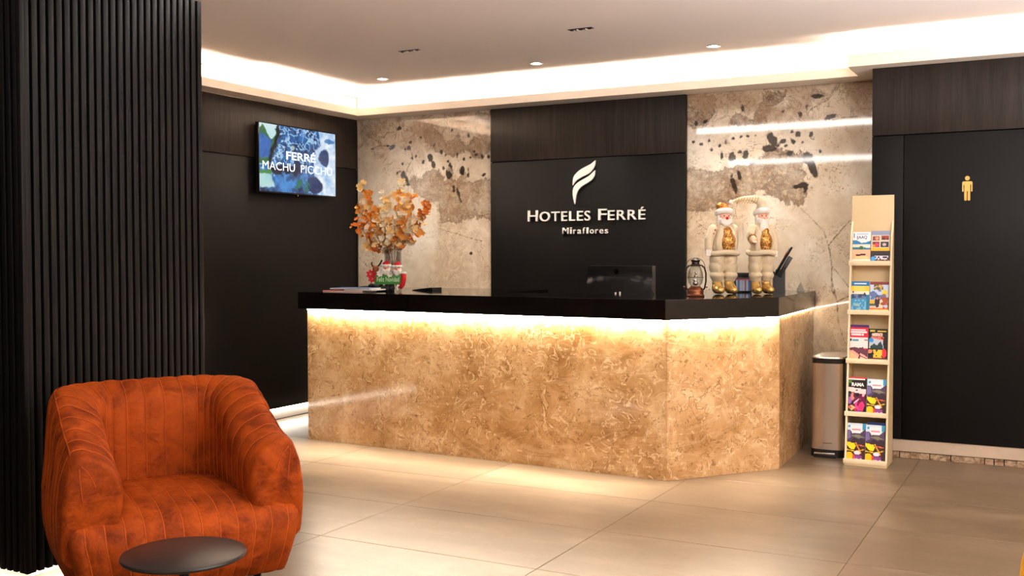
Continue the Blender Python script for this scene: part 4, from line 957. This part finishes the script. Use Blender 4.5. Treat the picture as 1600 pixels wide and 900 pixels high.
loft('lid', [(rrect(.107, .184, .03, 5, .018), .6725), (rrect(.105, .18, .03, 5, .018), .682), (rrect(.09, .165, .03, 5, .015), .688)], M['steel'], bn)
box('pedal', -.075, .062, -.245, -.185, .024, .036, M['chrome'], bn, bev=.003)
box('pedal_housing', -.08, .066, -.235, -.2065, .0, .023, M['black_plastic'], bn, bev=.003)
lathe('emblem', [(.0062, 0), (.0085, 0), (.0085, .0012), (.0062, .0012), (.0062, 0)], M['red'], bn, 20, rot=Matrix.Rotation(PI/2, 4, 'X') @ Matrix.Diagonal((.8, 1.5, 1, 1)), loc=(-.038, -.1985, .098))
box('wordmark', -.024, .036, -.2035, -.2025, .094, .098, M['black_plastic'], bn)

# ------------------------------------------------------------------ things on the counter
CT = ZT+.0005
def santa(loc, rz, label, variant):
    r_ = root('festive_figure', loc, rz, label, 'figurine', None); r_.scale = (.90, .90, 1.0) if variant == 0 else (.80, .86, 1.0)
    for s in (-1, 1):      # boots
        blob('boot', [((s*.052, -.010, .040), (.044, .052, .040)), ((s*.056, -.046, .028), (.040, .048, .028)), ((s*.05, .004, .075), (.040, .040, .028))], M['gold_boot'], r_, .006, 5)
    tr = []
    for s in (-1, 1):
        tr += [((s*.052, .0, .100), (.045, .043, .022)), ((s*.056, -.004, .128), (.056, .058, .032)), ((s*.056, .002, .185), (.060, .062, .055)), ((s*.050, .002, .24), (.062, .064, .055)), ((s*.06, -.012, .16), (.030, .045, .016), (0, .3*s, 0)), ((s*.05, -.02, .21), (.034, .044, .014), (0, -.35*s, 0))]
    blob('trousers', tr, M['cream_satin'], r_, .006, 4)
    blob('jacket', [((0, .004, .315), (.104, .082, .050)), ((0, .004, .365), (.100, .078, .07)), ((0, .004, .43), (.082, .062, .055)), ((0, .0, .47), (.05, .045, .03)),
                    ((-.055, -.045, .37), (.035, .030, .08), (0, .12, 0)), ((.062, -.042, .37), (.030, .028, .08), (0, -.1, 0))], M['cream_coat'], r_, .006, 4)
    bm = bmesh.new(); pts = [(.113*math.cos(a), .004+.088*math.sin(a), .283+.004*math.sin(3*a)) for a in np.linspace(0, 2*PI, 41)[:-1]]
    pts.append(pts[0]); bm_tube(bm, pts, .019, 10, False); from_bm('fur_hem', bm, M['cream_coat'], r_, smooth=True)
    blob('waistcoat', [((.008, -.048, .360), (.066, .056, .070)), ((.008, -.042, .425), (.040, .040, .040)), ((.008, -.050, .318), (.058, .050, .028))], M['sequin'], r_, .006, 4)
    if variant == 0: arms = [((-.088, .0, .445), (-.125, -.008, .375), (-.135, -.02, .318)), ((.084, .0, .445), (.105, .03, .38), (.108, .035, .33))]
    else: arms = [((-.088, .0, .445), (-.118, -.03, .40), (-.125, -.085, .375)), ((.088, .0, .445), (.120, .0, .375), (.122, -.01, .31))]
    for k, (a, b, c) in enumerate(arms):
        blob('sleeve', capsule(a, b, .036, .034)+capsule(b, c, .034, .030), M['cream_coat'], r_, .006, 3)
        c = Vector(c); d = (c-Vector(b)).normalized(); h = c+d*.022; sd = 1 if k == 0 else -1
        mat_ = M['fur'] if not (variant == 1 and k == 0) else M['pink_skin']
        pr = [(tuple(h), (.024, .022, .026)), (tuple(h+d*.014), (.021, .018, .022)), (tuple(h+Vector((sd*.018, -.010, .004))), (.010, .010, .014))]
        for f in range(4): pr += capsule(h+d*.020+Vector(((f-1.5)*.010, 0, 0)), h+d*(.036-.003*abs(f-1.4))+Vector(((f-1.5)*.009, -.010, 0)), .0062, .0052, 3)
        blob('mitten', pr, mat_, r_, .0035, 2)
        if variant == 1 and k == 0:
            lathe('gold_cuff', [(0, -.016), (.030, -.014), (.038, 0), (.030, .014), (0, .016)], M['sequin'], r_, 16, rot=d.to_track_quat('Z', 'Y').to_matrix().to_4x4(), loc=tuple(c-d*.012))
    # head
    hd = blob('head', [((0, 0, .525), (.054, .052, .056)), ((0, -.028, .512), (.034, .030, .030))], M['pink_skin'], r_, .005, 3)
    lathe('nose', [(0, -.011), (.007, -.009), (.011, 0), (.007, .009), (0, .011)], M['red'] if variant == 0 else M['pink_skin'], r_, 12, loc=(.0, -.062, .520))
    for s in (-1, 1):
        lathe('eye', [(0, -.005), (.004, -.003), (.005, 0), (.004, .003), (0, .005)], M['black_gloss'], r_, 10, loc=(s*.019, -.049, .536))
        lathe('cheek', [(0, -.008), (.006, -.006), (.009, 0), (.006, .006), (0, .008)], M['pink_skin'], r_, 10, loc=(s*.030, -.046, .517))
    bl = [((-.030, -.036, .502), (.022, .022, .024)), ((.030, -.036, .502), (.022, .022, .024)), ((0, -.045, .490), (.036, .022, .028)), ((-.016, -.058, .508), (.017, .009, .007), (0, .3, 0)), ((.016, -.058, .508), (.017, .009, .007), (0, -.3, 0)), ((-.048, -.006, .51), (.014, .026, .036)), ((.048, -.006, .51), (.014, .026, .036))]
    if variant: bl += [((0, -.055, .455), (.034, .018, .040)), ((0.004, -.062, .415), (.022, .014, .035)), ((-.022, -.05, .45), (.018, .016, .04)), ((.022, -.05, .45), (.018, .016, .04))]
    blob('beard', bl, M['fur'], r_, .0045, 2)
    bm = bmesh.new(); pts = [(.053*math.cos(a), -.002+.052*math.sin(a), .562-.010*math.sin(a)) for a in np.linspace(0, 2*PI, 31)]
    bm_tube(bm, pts, .020, 10, False); from_bm('hat_brim', bm, M['fur'], r_, smooth=True)
    if variant == 0:
        blob('hat', [((-.006, 0, .585), (.052, .048, .042)), ((-.026, .0, .608), (.036, .032, .024))], M['sequin'], r_, .005, 3)
        for k in range(9):
            a = k*.7; lathe('hat_bauble', [(0, -.009), (.007, -.006), (.010, 0), (.007, .006), (0, .009)], M['gold_boot'] if k % 2 else M['red'], r_, 10, loc=(-.012+.040*math.cos(a), .034*math.sin(a), .598+.007*(k % 3)))
        for z_, x_ in ((.44, -.088), (.415, -.10)): lathe('bead', [(0, -.006), (.005, -.003), (.006, 0), (.005, .003), (0, .006)], M['red'], r_, 10, loc=(x_, -.040, z_))
    else:
        p = [(0, 0, .575), (.006, .0, .60), (0, 0, .625), (-.036, -.0, .648), (-.09, .0, .655), (-.155, 0, .655), (-.215, .0, .648), (-.270, 0, .632)]
        blob('hat', sum([capsule(a, b, ra, rb, 5) for (a, b, ra, rb) in zip(p, p[1:], [.046, .042, .036, .029, .022, .017, .013], [.042, .036, .029, .022, .017, .013, .010])], []), M['cream_coat'], r_, .005, 3)
        for k in range(9):
            t = k/8; x_ = -.045-.20*t; bm = bmesh.new(); rr = .029-.014*t
            bm_tube(bm, [(x_+.006*math.cos(a)*0+.010*math.sin(a), rr*math.cos(a), .650-.008*t+rr*math.sin(a)) for a in np.linspace(0, 2*PI, 15)], .0022, 5, False); from_bm('gold_band', bm, M['gold_boot'], r_, smooth=True)
        lathe('pompom', [(0, -.018), (.012, -.013), (.018, 0), (.012, .013), (0, .018)], M['fur'], r_, 14, loc=(-.282, 0, .627))
    return r_
santa((3.765, -.90, CT), .75, 'bearded festive figure in cream with gold waistcoat and jewelled gold hat, left of the pair', 0)
santa((4.0, -.80, CT), .72, 'bearded festive figure in cream whose long pointed hat bends over to its neighbour', 1)

# lantern
ln = root('oil_lantern', (3.715, -1.36, CT), .4, 'small copper and dark bronze storm lantern with a glass globe', 'lantern')
lathe('base', [(0, 0), (.058, 0), (.060, .006), (.052, .016), (.054, .030), (.048, .050), (.036, .058), (.034, .064), (0, .064)], M['copper'], ln, 32)
lathe('globe', [(.030, .066), (.044, .085), (.051, .12), (.047, .155), (.034, .190), (.030, .196), (.0285, .196), (.032, .19), (.0455, .155), (.0495, .12), (.0425, .086), (.0285, .067), (.030, .066)], M['glass'], ln, 32)
lathe('collar', [(0, .0645), (.034, .0645), (.034, .0655), (0, .0658)], M['copper'], ln, 24)
lathe('chimney', [(0, .1965), (.040, .1965), (.040, .204), (.026, .210), (.024, .224), (.030, .228), (.030, .236), (.014, .244), (.006, .250), (0, .250)], M['bronze_dark'], ln, 28)
blob('scene_figure', [((0, 0, .085), (.018, .018, .016)), ((0, 0, .105), (.013, .013, .018)), ((.002, 0, .130), (.013, .011, .014)), ((0.004, 0, .152), (.010, .008, .010)), ((-.012, -.01, .11), (.008, .008, .012))], M['steel'], ln, .003, 2)
for s in (-1, 1):
    tube('side_tube', [(s*.036, 0, .030), (s*.058, 0, .050), (s*.067, 0, .095), (s*.067, 0, .150), (s*.058, 0, .185), (s*.038, 0, .203)], .0055, M['bronze_dark'], ln, 10)
    lathe('knob', [(0, 0), (.005, 0), (.005, .012), (0, .012)], M['copper'], ln, 10, rot=Matrix.Rotation(s*PI/2, 4, 'Y'), loc=(s*.066, 0, .06))
tube('carry_handle', [(.062*math.cos(a), .012, .19+.015*math.sin(a)+.045*max(0, math.sin(a))) for a in np.linspace(.0, PI, 14)], .0022, M['bronze_dark'], ln, 6)
tube('globe_guard', [(.0535*math.cos(a), .0535*math.sin(a), .122) for a in np.linspace(0, 2*PI, 30)], .0015, M['bronze_dark'], ln, 5)

# card terminal behind the figures
ct = root('card_box', (3.80, -.55, CT), .42, 'small black box with a striped blue and pink label, between the two festive figures', 'card box')
bm = bmesh.new(); bm_box(bm, -.062, .062, -.045, .045, 0, .112, .004); from_bm('body', bm, M['black_plastic'], ct, angle=40)
box('lid', -.066, .066, -.049, .049, .1125, .142, M['black_plastic'], ct, bev=.005)
c = paint([('r', 0, 0, 1, .12, (206, 90, 110)), ('r', .1, .12, .25, 1, (90, 150, 210)), ('r', .4, .12, .5, 1, (170, 190, 220)), ('r', .6, .12, .72, 1, (150, 90, 130)), ('r', .85, .12, 1, 1, (70, 120, 190))], (196, 208, 224), 20, 20)
def print_card(name, x0, x1, z0, z1, y, c, par, mat):
    nv, nu = c.shape[:2]; us, vs_ = np.linspace(x0, x1, nu+1), np.linspace(z1, z0, nv+1)
    o = mesh(name, [(a, y, b) for b in vs_ for a in us], [(j*(nu+1)+i, (j+1)*(nu+1)+i, (j+1)*(nu+1)+i+1, j*(nu+1)+i+1) for j in range(nv) for i in range(nu)], mat, par)
    at_ = o.data.attributes.new('Col', 'FLOAT_COLOR', 'FACE'); cc = np.concatenate([c.reshape(-1, 3), np.ones((nu*nv, 1))], 1); at_.data.foreach_set('color', cc.ravel().astype(np.float32)); return o
print_card('label', -.050, .050, .012, .098, -.0456, c, ct, M['print'])

# tilted device stand at the right
hs = root('device_stand', (4.03, -.42, CT), .25, 'black desk stand holding a slanted dark tablet, right of the festive figures', 'stand')
loft('column', [([(-.045, -.05), (.045, -.05), (.045, .05), (-.045, .05)], 0), ([(-.042, -.045), (.043, -.045), (.043, .045), (-.042, .045)], .10), ([(-.020, -.04), (.045, -.04), (.045, .04), (-.020, .04)], .165)], M['black_plastic'], hs)
def slab(name, hx0, hx1, t, L0, L1, mat, off):
    bm = bmesh.new(); X = Matrix.Translation(off) @ Matrix.Rotation(.52, 4, 'Y'); bm_box(bm, -t, t, hx0, hx1, L0, L1, .003, 2, mat=None)
    bmesh.ops.transform(bm, matrix=X, verts=bm.verts); return from_bm(name, bm, mat, hs, angle=40)
slab('cradle', -.05, .05, .016, -.01, .155, M['black_plastic'], (.005, 0, .12))
slab('tablet', -.062, .062, .007, .0, .225, M['door'], (-.022, 0, .128))
slab('tablet_screen', -.055, .055, .0012, .02, .21, M['black_gloss'], (-.0308, -.0, .133))
slab('cradle_lip', -.04, .04, .010, -.02, .02, M['black_plastic'], (-.040, 0, .130))
slab('red_label', -.03, .03, .0008, .14, .185, M['red'], (-.0328, -.0, .1345))

cnn = root('table_card', (4.135, -.20, CT), .5, 'small grey pyramid shaped table card at the right end of the counter', 'card')
bm = bmesh.new(); v_ = [bm.verts.new(p) for p in ((-.026, -.018, 0), (.026, -.018, 0), (.026, .018, 0), (-.026, .018, 0))]; t_ = [bm.verts.new(p) for p in ((-.002, 0, .066), (.002, 0, .066))]
for f in ((v_[0], v_[1], t_[1], t_[0]), (v_[2], v_[3], t_[0], t_[1]), (v_[1], v_[2], t_[1]), (v_[3], v_[0], t_[0]), (v_[3], v_[2], v_[1], v_[0])): bm.faces.new(f)
from_bm('card', bm, plain('grey_card', rgb(128, 122, 112), .6), cnn)

# monitor on the inner desk, seen from behind
mo = root('monitor', (3.095, -1.12, .7505), PI-.02, 'back of a black curved computer monitor rising behind the counter', 'monitor')
def mon_shell():
    nx, nz = 44, 26; W2, z0, z1 = .245, .165, .553; vs = []; 
    def arch(x): return .452+.030*(1-(x/W2)**2)
    for j in range(nz+1):
        for i in range(nx+1):
            x = -W2+2*W2*i/nx; z = z0+(z1-z0)*j/nz
            d = .012+.014*(x/W2)**2
            if z < arch(x): k = min(1, (arch(x)-z)/.018); d = d-.016*k*(3*k-2*k*k if k < 1 else 1)
            else: k = min(1, (z-arch(x))/.07); d -= .010*k*k
            vs.append((x, -.02+d-.012*(x/W2)**2*0, z))
    bm = bmesh.new(); V = [bm.verts.new((p[0], .03-p[1]*-1*0+(-p[1]), p[2])) for p in vs]
    F = [bm.verts.new((p[0], -.035+.014*(p[0]/W2)**2*0, p[2])) for p in vs]
    g = lambda A_, i, j: A_[j*(nx+1)+i]
    for j in range(nz):
        for i in range(nx):
            bm.faces.new((g(V, i, j), g(V, i+1, j), g(V, i+1, j+1), g(V, i, j+1))); bm.faces.new((g(F, i, j), g(F, i, j+1), g(F, i+1, j+1), g(F, i+1, j)))
    for i in range(nx):
        bm.faces.new((g(V, i, 0), g(F, i, 0), g(F, i+1, 0), g(V, i+1, 0))); bm.faces.new((g(V, i, nz), g(V, i+1, nz), g(F, i+1, nz), g(F, i, nz)))
    for j in range(nz):
        bm.faces.new((g(V, 0, j), g(V, 0, j+1), g(F, 0, j+1), g(F, 0, j))); bm.faces.new((g(V, nx, j), g(F, nx, j), g(F, nx, j+1), g(V, nx, j+1)))
    return from_bm('rear_shell', bm, M['black_plastic'], mo, angle=35)
mon_shell()
MB_ = Matrix.Rotation(-PI/2, 4, 'X')
lathe('logo_disc', [(0, 0), (.019, 0), (.019, .003), (0, .003)], M['black_gloss'], mo, 28, rot=MB_, loc=(.015, .0455, .512))
lathe('logo_ring', [(.0165, .003), (.0185, .003), (.0185, .0042), (.0165, .0042), (.0165, .003)], M['bronze_dark'], mo, 28, rot=MB_, loc=(.015, .0455, .512))
for sx in (-1, 1):
    for z in (.405, .33): lathe('screw_hole', [(0, 0), (.0035, 0), (.0035, .003), (0, .003)], M['chrome'], mo, 8, rot=MB_, loc=(.0+sx*.042, .052, z))
box('port_plug', .012, .022, .045, .062, .354, .368, M['white'], mo, bev=.002); box('port_plug', -.022, -.012, .045, .062, .352, .372, M['white'], mo, bev=.002)
tube('stand_neck', [(0, .045, .30), (0, .055, .15), (0, .02, .012)], .022, M['black_plastic'], mo, 14)
box('stand_foot', -.12, .12, -.10, .10, 0, .012, M['black_plastic'], mo, bev=.004)
tube('cable', [(-.235, .02, .40), (-.262, .03, .37), (-.272, .03, .31), (-.262, .03, .24), (-.20, .05, .18), (-.05, .07, .2)], .004, M['black_plastic'], mo, 8)

# magazines at the left end
mg = [('magazine', 0.955, -1.46, 0.0, .30, .30, .009, 'red', 'red magazine at the bottom of the stack on the left end of the counter'),
      ('magazine', 1.15, -1.47, .009, .26, .26, .008, 'white', 'white magazine lying over the red one on the counter'),
      ('magazine', 1.02, -1.40, .0175, .36, .24, .008, 'bluep', 'blue and white magazine on top of the stack on the counter')]
M['bluep'] = plain('pale_blue_print', rgb(96, 130, 196), .35, var=.2, scale=14)
def magazine(x, y, z, wx, wy, t, cov, label, rz):
    r_ = root('magazine', (x, y, CT+z), rz, label, 'magazine', 'magazines on the counter')
    box('pages', -wx/2+.002, wx/2-.002, -wy/2+.002, wy/2-.002, .0008, t-.0008, M['paper'], r_)
    box('cover', -wx/2, wx/2, -wy/2, wy/2, t-.0008, t, M[cov], r_); box('cover', -wx/2, wx/2, -wy/2, wy/2, 0, .0008, M[cov], r_); box('spine', -wx/2-.001, -wx/2, -wy/2, wy/2, 0, t, M[cov], r_)
magazine(1.075, -1.56, 0, .34, .22, .010, 'red', 'red magazine at the bottom of the stack on the left end of the counter', .12)
magazine(1.21, -1.55, .0103, .24, .20, .009, 'white', 'white magazine in the middle of the stack, over the red one', .05)
magazine(1.13, -1.56, .0196, .33, .20, .009, 'bluep', 'blue and white magazine on top of the stack on the counter', .16)

gl = root('dark_plush', (1.06, -1.19, CT), .1, 'flat black fuzzy cloth bundle lying behind the magazines', 'cloth')
blob('bundle', [((-.10, 0, .014), (.06, .05, .018)), ((-.02, .01, .020), (.07, .05, .028)), ((.07, 0, .016), (.07, .05, .020)), ((-.03, -.02, .036), (.03, .03, .016)), ((.13, -.0, .010), (.03, .03, .011))], M['black_cloth'], gl, .006, 3)

wd = root('pen_tray', (1.50, -1.14, CT), -.25, 'low black wedge shaped tray on the counter right of the flowers', 'tray')
bm = bmesh.new(); poly_prism(bm, [(-.12, 0), (.105, 0), (.105, .024), (.095, .026), (-.12, .004)], -.05, .05, 'y'); from_bm('tray', bm, M['black_plastic'], wd)

# vase with artificial blossom
VX, VY = 1.245, -1.235
vs_ = root('glass_vase', (VX, VY, CT), 0, 'tall clear ribbed glass vase holding the orange blossom branches', 'vase')
def ribbed(r, k, n=96): return [((r+k*abs(math.cos(4.5*2*PI*i/n)))*math.cos(2*PI*i/n), (r+k*abs(math.cos(4.5*2*PI*i/n)))*math.sin(2*PI*i/n)) for i in range(n)]
bm = bmesh.new(); lv = [(ribbed(.062, .004), 0), (ribbed(.062, .004), .318), (ribbed(.058, .002), .320), (ribbed(.056, .001), .318), (ribbed(.056, .001), .018)]
rg = [[bm.verts.new((x, y, z)) for x, y in s] for s, z in lv]
for a, b in zip(rg, rg[1:]):
    for i in range(96): bm.faces.new((a[i], a[(i+1) % 96], b[(i+1) % 96], b[i]))
bm.faces.new(rg[0][::-1]); bm.faces.new(rg[-1][::-1]); from_bm('vessel', bm, M['glass'], vs_, angle=60)

def petal_flower(k):
    bm = bmesh.new(); rnd = random.Random(k); n = 5
    for i in range(n):
        a = 2*PI*i/n+rnd.uniform(-.15, .15); L = rnd.uniform(.85, 1.1); cup = rnd.uniform(.25, .7)
        rowz = []
        for t, wd_ in ((.0, .07), (.35, .34), (.72, .42), (1.0, .24)):
            z = cup*t*t*.8; row = []
            for s in (-1, 0, 1): 
                r_ = t*L; x = r_*math.cos(a)-s*wd_*math.sin(a); y = r_*math.sin(a)+s*wd_*math.cos(a); row.append(bm.verts.new((x, y, z+abs(s)*.10)))
            rowz.append(row)
        for p, q in zip(rowz, rowz[1:]):
            for s in range(2): bm.faces.new((p[s], p[s+1], q[s+1], q[s]))
    bmesh.ops.create_icosphere(bm, subdivisions=1, radius=.13, matrix=Matrix.Translation((0, 0, .08)))
    me = bpy.data.meshes.new('blossom'); bm.to_mesh(me); bm.free(); me.polygons.foreach_set('use_smooth', [True]*len(me.polygons)); return me
fl_me = []
for c in range(4):
    for k in range(2):
        me = petal_flower(c*2+k); me.materials.append(M['petal'][c]); fl_me.append(me)
tips = [(-.255, .80, -.05, 0, 'branch with orange blossom reaching to the top left of the vase'), (-.34, .655, .02, 0, 'branch with orange blossom reaching furthest left of the vase'), (-.30, .50, -.07, 3, 'low branch of rusty blossom on the left of the vase'),
        (-.17, .62, .06, 1, 'branch with pale apricot blossom left of the middle of the bouquet'), (.05, .83, .03, 0, 'tallest branch of orange blossom, straight up from the vase'), (-.03, .72, -.06, 2, 'branch of pale peach blossom in the middle of the bouquet'),
        (.20, .71, -.04, 0, 'branch with orange blossom right of the middle of the bouquet'), (.345, .67, .03, 3, 'branch with orange blossom reaching furthest right of the vase'), (.25, .54, .05, 3, 'low branch of dark orange blossom on the right of the vase'),
        (.03, .56, .04, 2, 'short branch of peach blossom low in the middle of the bouquet'), (-.06, .50, .08, 1, 'short branch of apricot blossom low at the back of the bouquet')]
rnd = random.Random(11)
for k, (tx, tz, ty, cc, lab) in enumerate(tips):
    r_ = root('blossom_branch', (VX, VY, CT+.02), 0, lab, 'flowers', 'artificial blossom branches in the vase')
    bx_, by_ = .030*math.cos(k*2.1), .030*math.sin(k*2.1)
    p0, p1, p2 = Vector((bx_, by_, 0)), Vector((bx_+.04*np.sign(tx)*min(1, abs(tx)*5), by_, .30)), Vector((tx, ty, tz))
    def bez(t): return p0*(1-t)**2*1+2*p1*t*(1-t)+p2*t*t if False else (p0.lerp(p1, t)).lerp(p1.lerp(p2, t), t)
    lim = .045
    pts = []
    for i in range(15):
        q = bez(i/14); pts.append(q)
    for q in pts:
        if q.z < .31 and math.hypot(q.x, q.y) > lim: s = lim/math.hypot(q.x, q.y); q.x *= s; q.y *= s
    tube('stem', pts, [.0028-.0016*i/14 for i in range(15)], M['stem'], r_, 6)
    nb = 36
    for j in range(nb):
        t = .56+.44*(j+.5)/nb; q = bez(t); sp = .10*(1-.5*(t-.55)/.45)
        d = Vector((rnd.gauss(0, 1), rnd.gauss(0, .8), rnd.gauss(0, .9))).normalized()*sp*rnd.uniform(.2, 1)
        ci = cc if rnd.random() < .5 else rnd.choice([0, 1, 2, 1, 2])
        o = bpy.data.objects.new('blossom', fl_me[ci*2+rnd.randint(0, 1)]); COL.objects.link(o); o.parent = r_
        o.location = q+d; s = rnd.uniform(.019, .031)*(1.15 if ci in (1, 2) else 1); o.scale = (s, s, s); o.rotation_euler = (rnd.uniform(.3, 2.2), rnd.uniform(-.7, .7), rnd.uniform(-1, 1)+ .3)
        if j % 3 == 0: tube('twig', [q, q+d*.95], .0011, M['stem'], r_, 4)

# festive table decoration in front of the vase
fd = root('festive_decoration', (1.305, -1.385, CT), .45, 'small festive group of two bearded heads in red hats above a green lettered board', 'decoration')
box('board', -.105, .10, -.012, .0, .052, .125, M['green'], fd, bev=.003)
M['pale_ink'] = plain('pale_green_ink', rgb(206, 226, 186), .6)
fit_text('board_lettering', 'Feliz Navidad', -.085, .085, .073, .108, -.0125, .0006, M['pale_ink'], fd, offset=.01, xf=Matrix.Shear('XZ', 4, (0, 0)) if False else None)
for x, z, lb in ((-.018, .172, 0), (.066, .165, 1)):
    blob('face', [((x, .012, z), (.028, .026, .028))], M['pink_skin'], fd, .004, 2)
    blob('beard', [((x-.012, -.004, z-.020), (.020, .018, .020)), ((x+.012, -.004, z-.020), (.020, .018, .020)), ((x, -.006, z-.032), (.018, .016, .020)), ((x-.026, .008, z-.004), (.010, .014, .018)), ((x+.026, .008, z-.004), (.010, .014, .018))], M['fur'], fd, .004, 2)
    blob('hat_brim', [((x+.030*math.cos(a), .012+.026*math.sin(a), z+.022), (.013, .013, .012)) for a in np.linspace(0, 2*PI, 9)[:-1]], M['fur'], fd, .004, 2)
    blob('hat', [((x, .014, z+.036), (.027, .024, .018)), ((x+.008, .014, z+.050), (.017, .016, .012))], M['red'], fd, .004, 2)
    lathe('nose', [(0, -.005), (.004, -.003), (.0055, 0), (.004, .003), (0, .005)], M['red'], fd, 10, loc=(x, -.019, z))
    blob('body', [((x, .018, z-.065), (.034, .028, .040)), ((x-.028, .004, z-.052), (.014, .016, .018)), ((x+.028, .004, z-.052), (.014, .016, .018))], M['red'], fd, .005, 2)
for x in (-.055, -.012, .030): blob('boot', [((x, -.012, .018), (.021, .030, .018)), ((x, .004, .036), (.018, .018, .020))], M['black_cloth'], fd, .004, 2)
tube('stocking', [(.118, 0, .130), (.116, 0, .085), (.106, -.002, .045), (.088, -.008, .022)], [.020, .021, .020, .014], M['red'], fd, 14)
blob('stocking_cuff', [((.119, 0, .136), (.024, .022, .013))], M['fur'], fd, .004, 2)
tube('candy_cane', [(.070, -.012, .004), (.066, -.014, .030), (.074, -.014, .045), (.084, -.012, .040)], .007, M['fur'], fd, 10)
blob('bear_head', [((-.098, .012, .168), (.026, .022, .024)), ((-.098, -.008, .160), (.012, .012, .010)), ((-.116, .014, .190), (.008, .006, .009)), ((-.082, .014, .190), (.008, .006, .009)), ((-.10, .014, .130), (.026, .022, .03))], M['brown'], fd, .004, 2)
tube('antler', [(-.120, .014, .186), (-.130, .014, .205), (-.126, .014, .222)], .0055, M['bronze_dark'], fd, 8); tube('antler', [(-.078, .014, .190), (-.062, .014, .212), (-.050, .014, .236)], .006, M['bronze_dark'], fd, 8)
def poinsettia(name, c, r, mat):
    bm = bmesh.new()
    for i in range(7):
        a = 2*PI*i/7; z = .006 if i % 2 else 0
        v = [bm.verts.new((c[0]+r*t*math.cos(a)-w_*math.sin(a), c[1]-.006-z-.010*t, c[2]+r*t*math.sin(a)+w_*math.cos(a))) for t, w_ in ((.1, 0), (.55, .012), (1, 0), (.55, -.012))]
        bm.faces.new(v)
    o = from_bm(name, bm, mat, fd); o.modifiers.new('t', 'SOLIDIFY').thickness = .002; return o
poinsettia('poinsettia', (-.130, .0, .128), .042, M['red']); poinsettia('poinsettia', (-.120, .002, .095), .036, M['red']); poinsettia('poinsettia', (-.060, -.010, .135), .028, M['fur']); poinsettia('poinsettia', (.015, -.012, .128), .024, M['fur'])
tube('wire_stand', [(-.135, .0, .0), (-.133, .004, .06), (-.128, .006, .12)], .003, M['black_metal'], fd, 6)
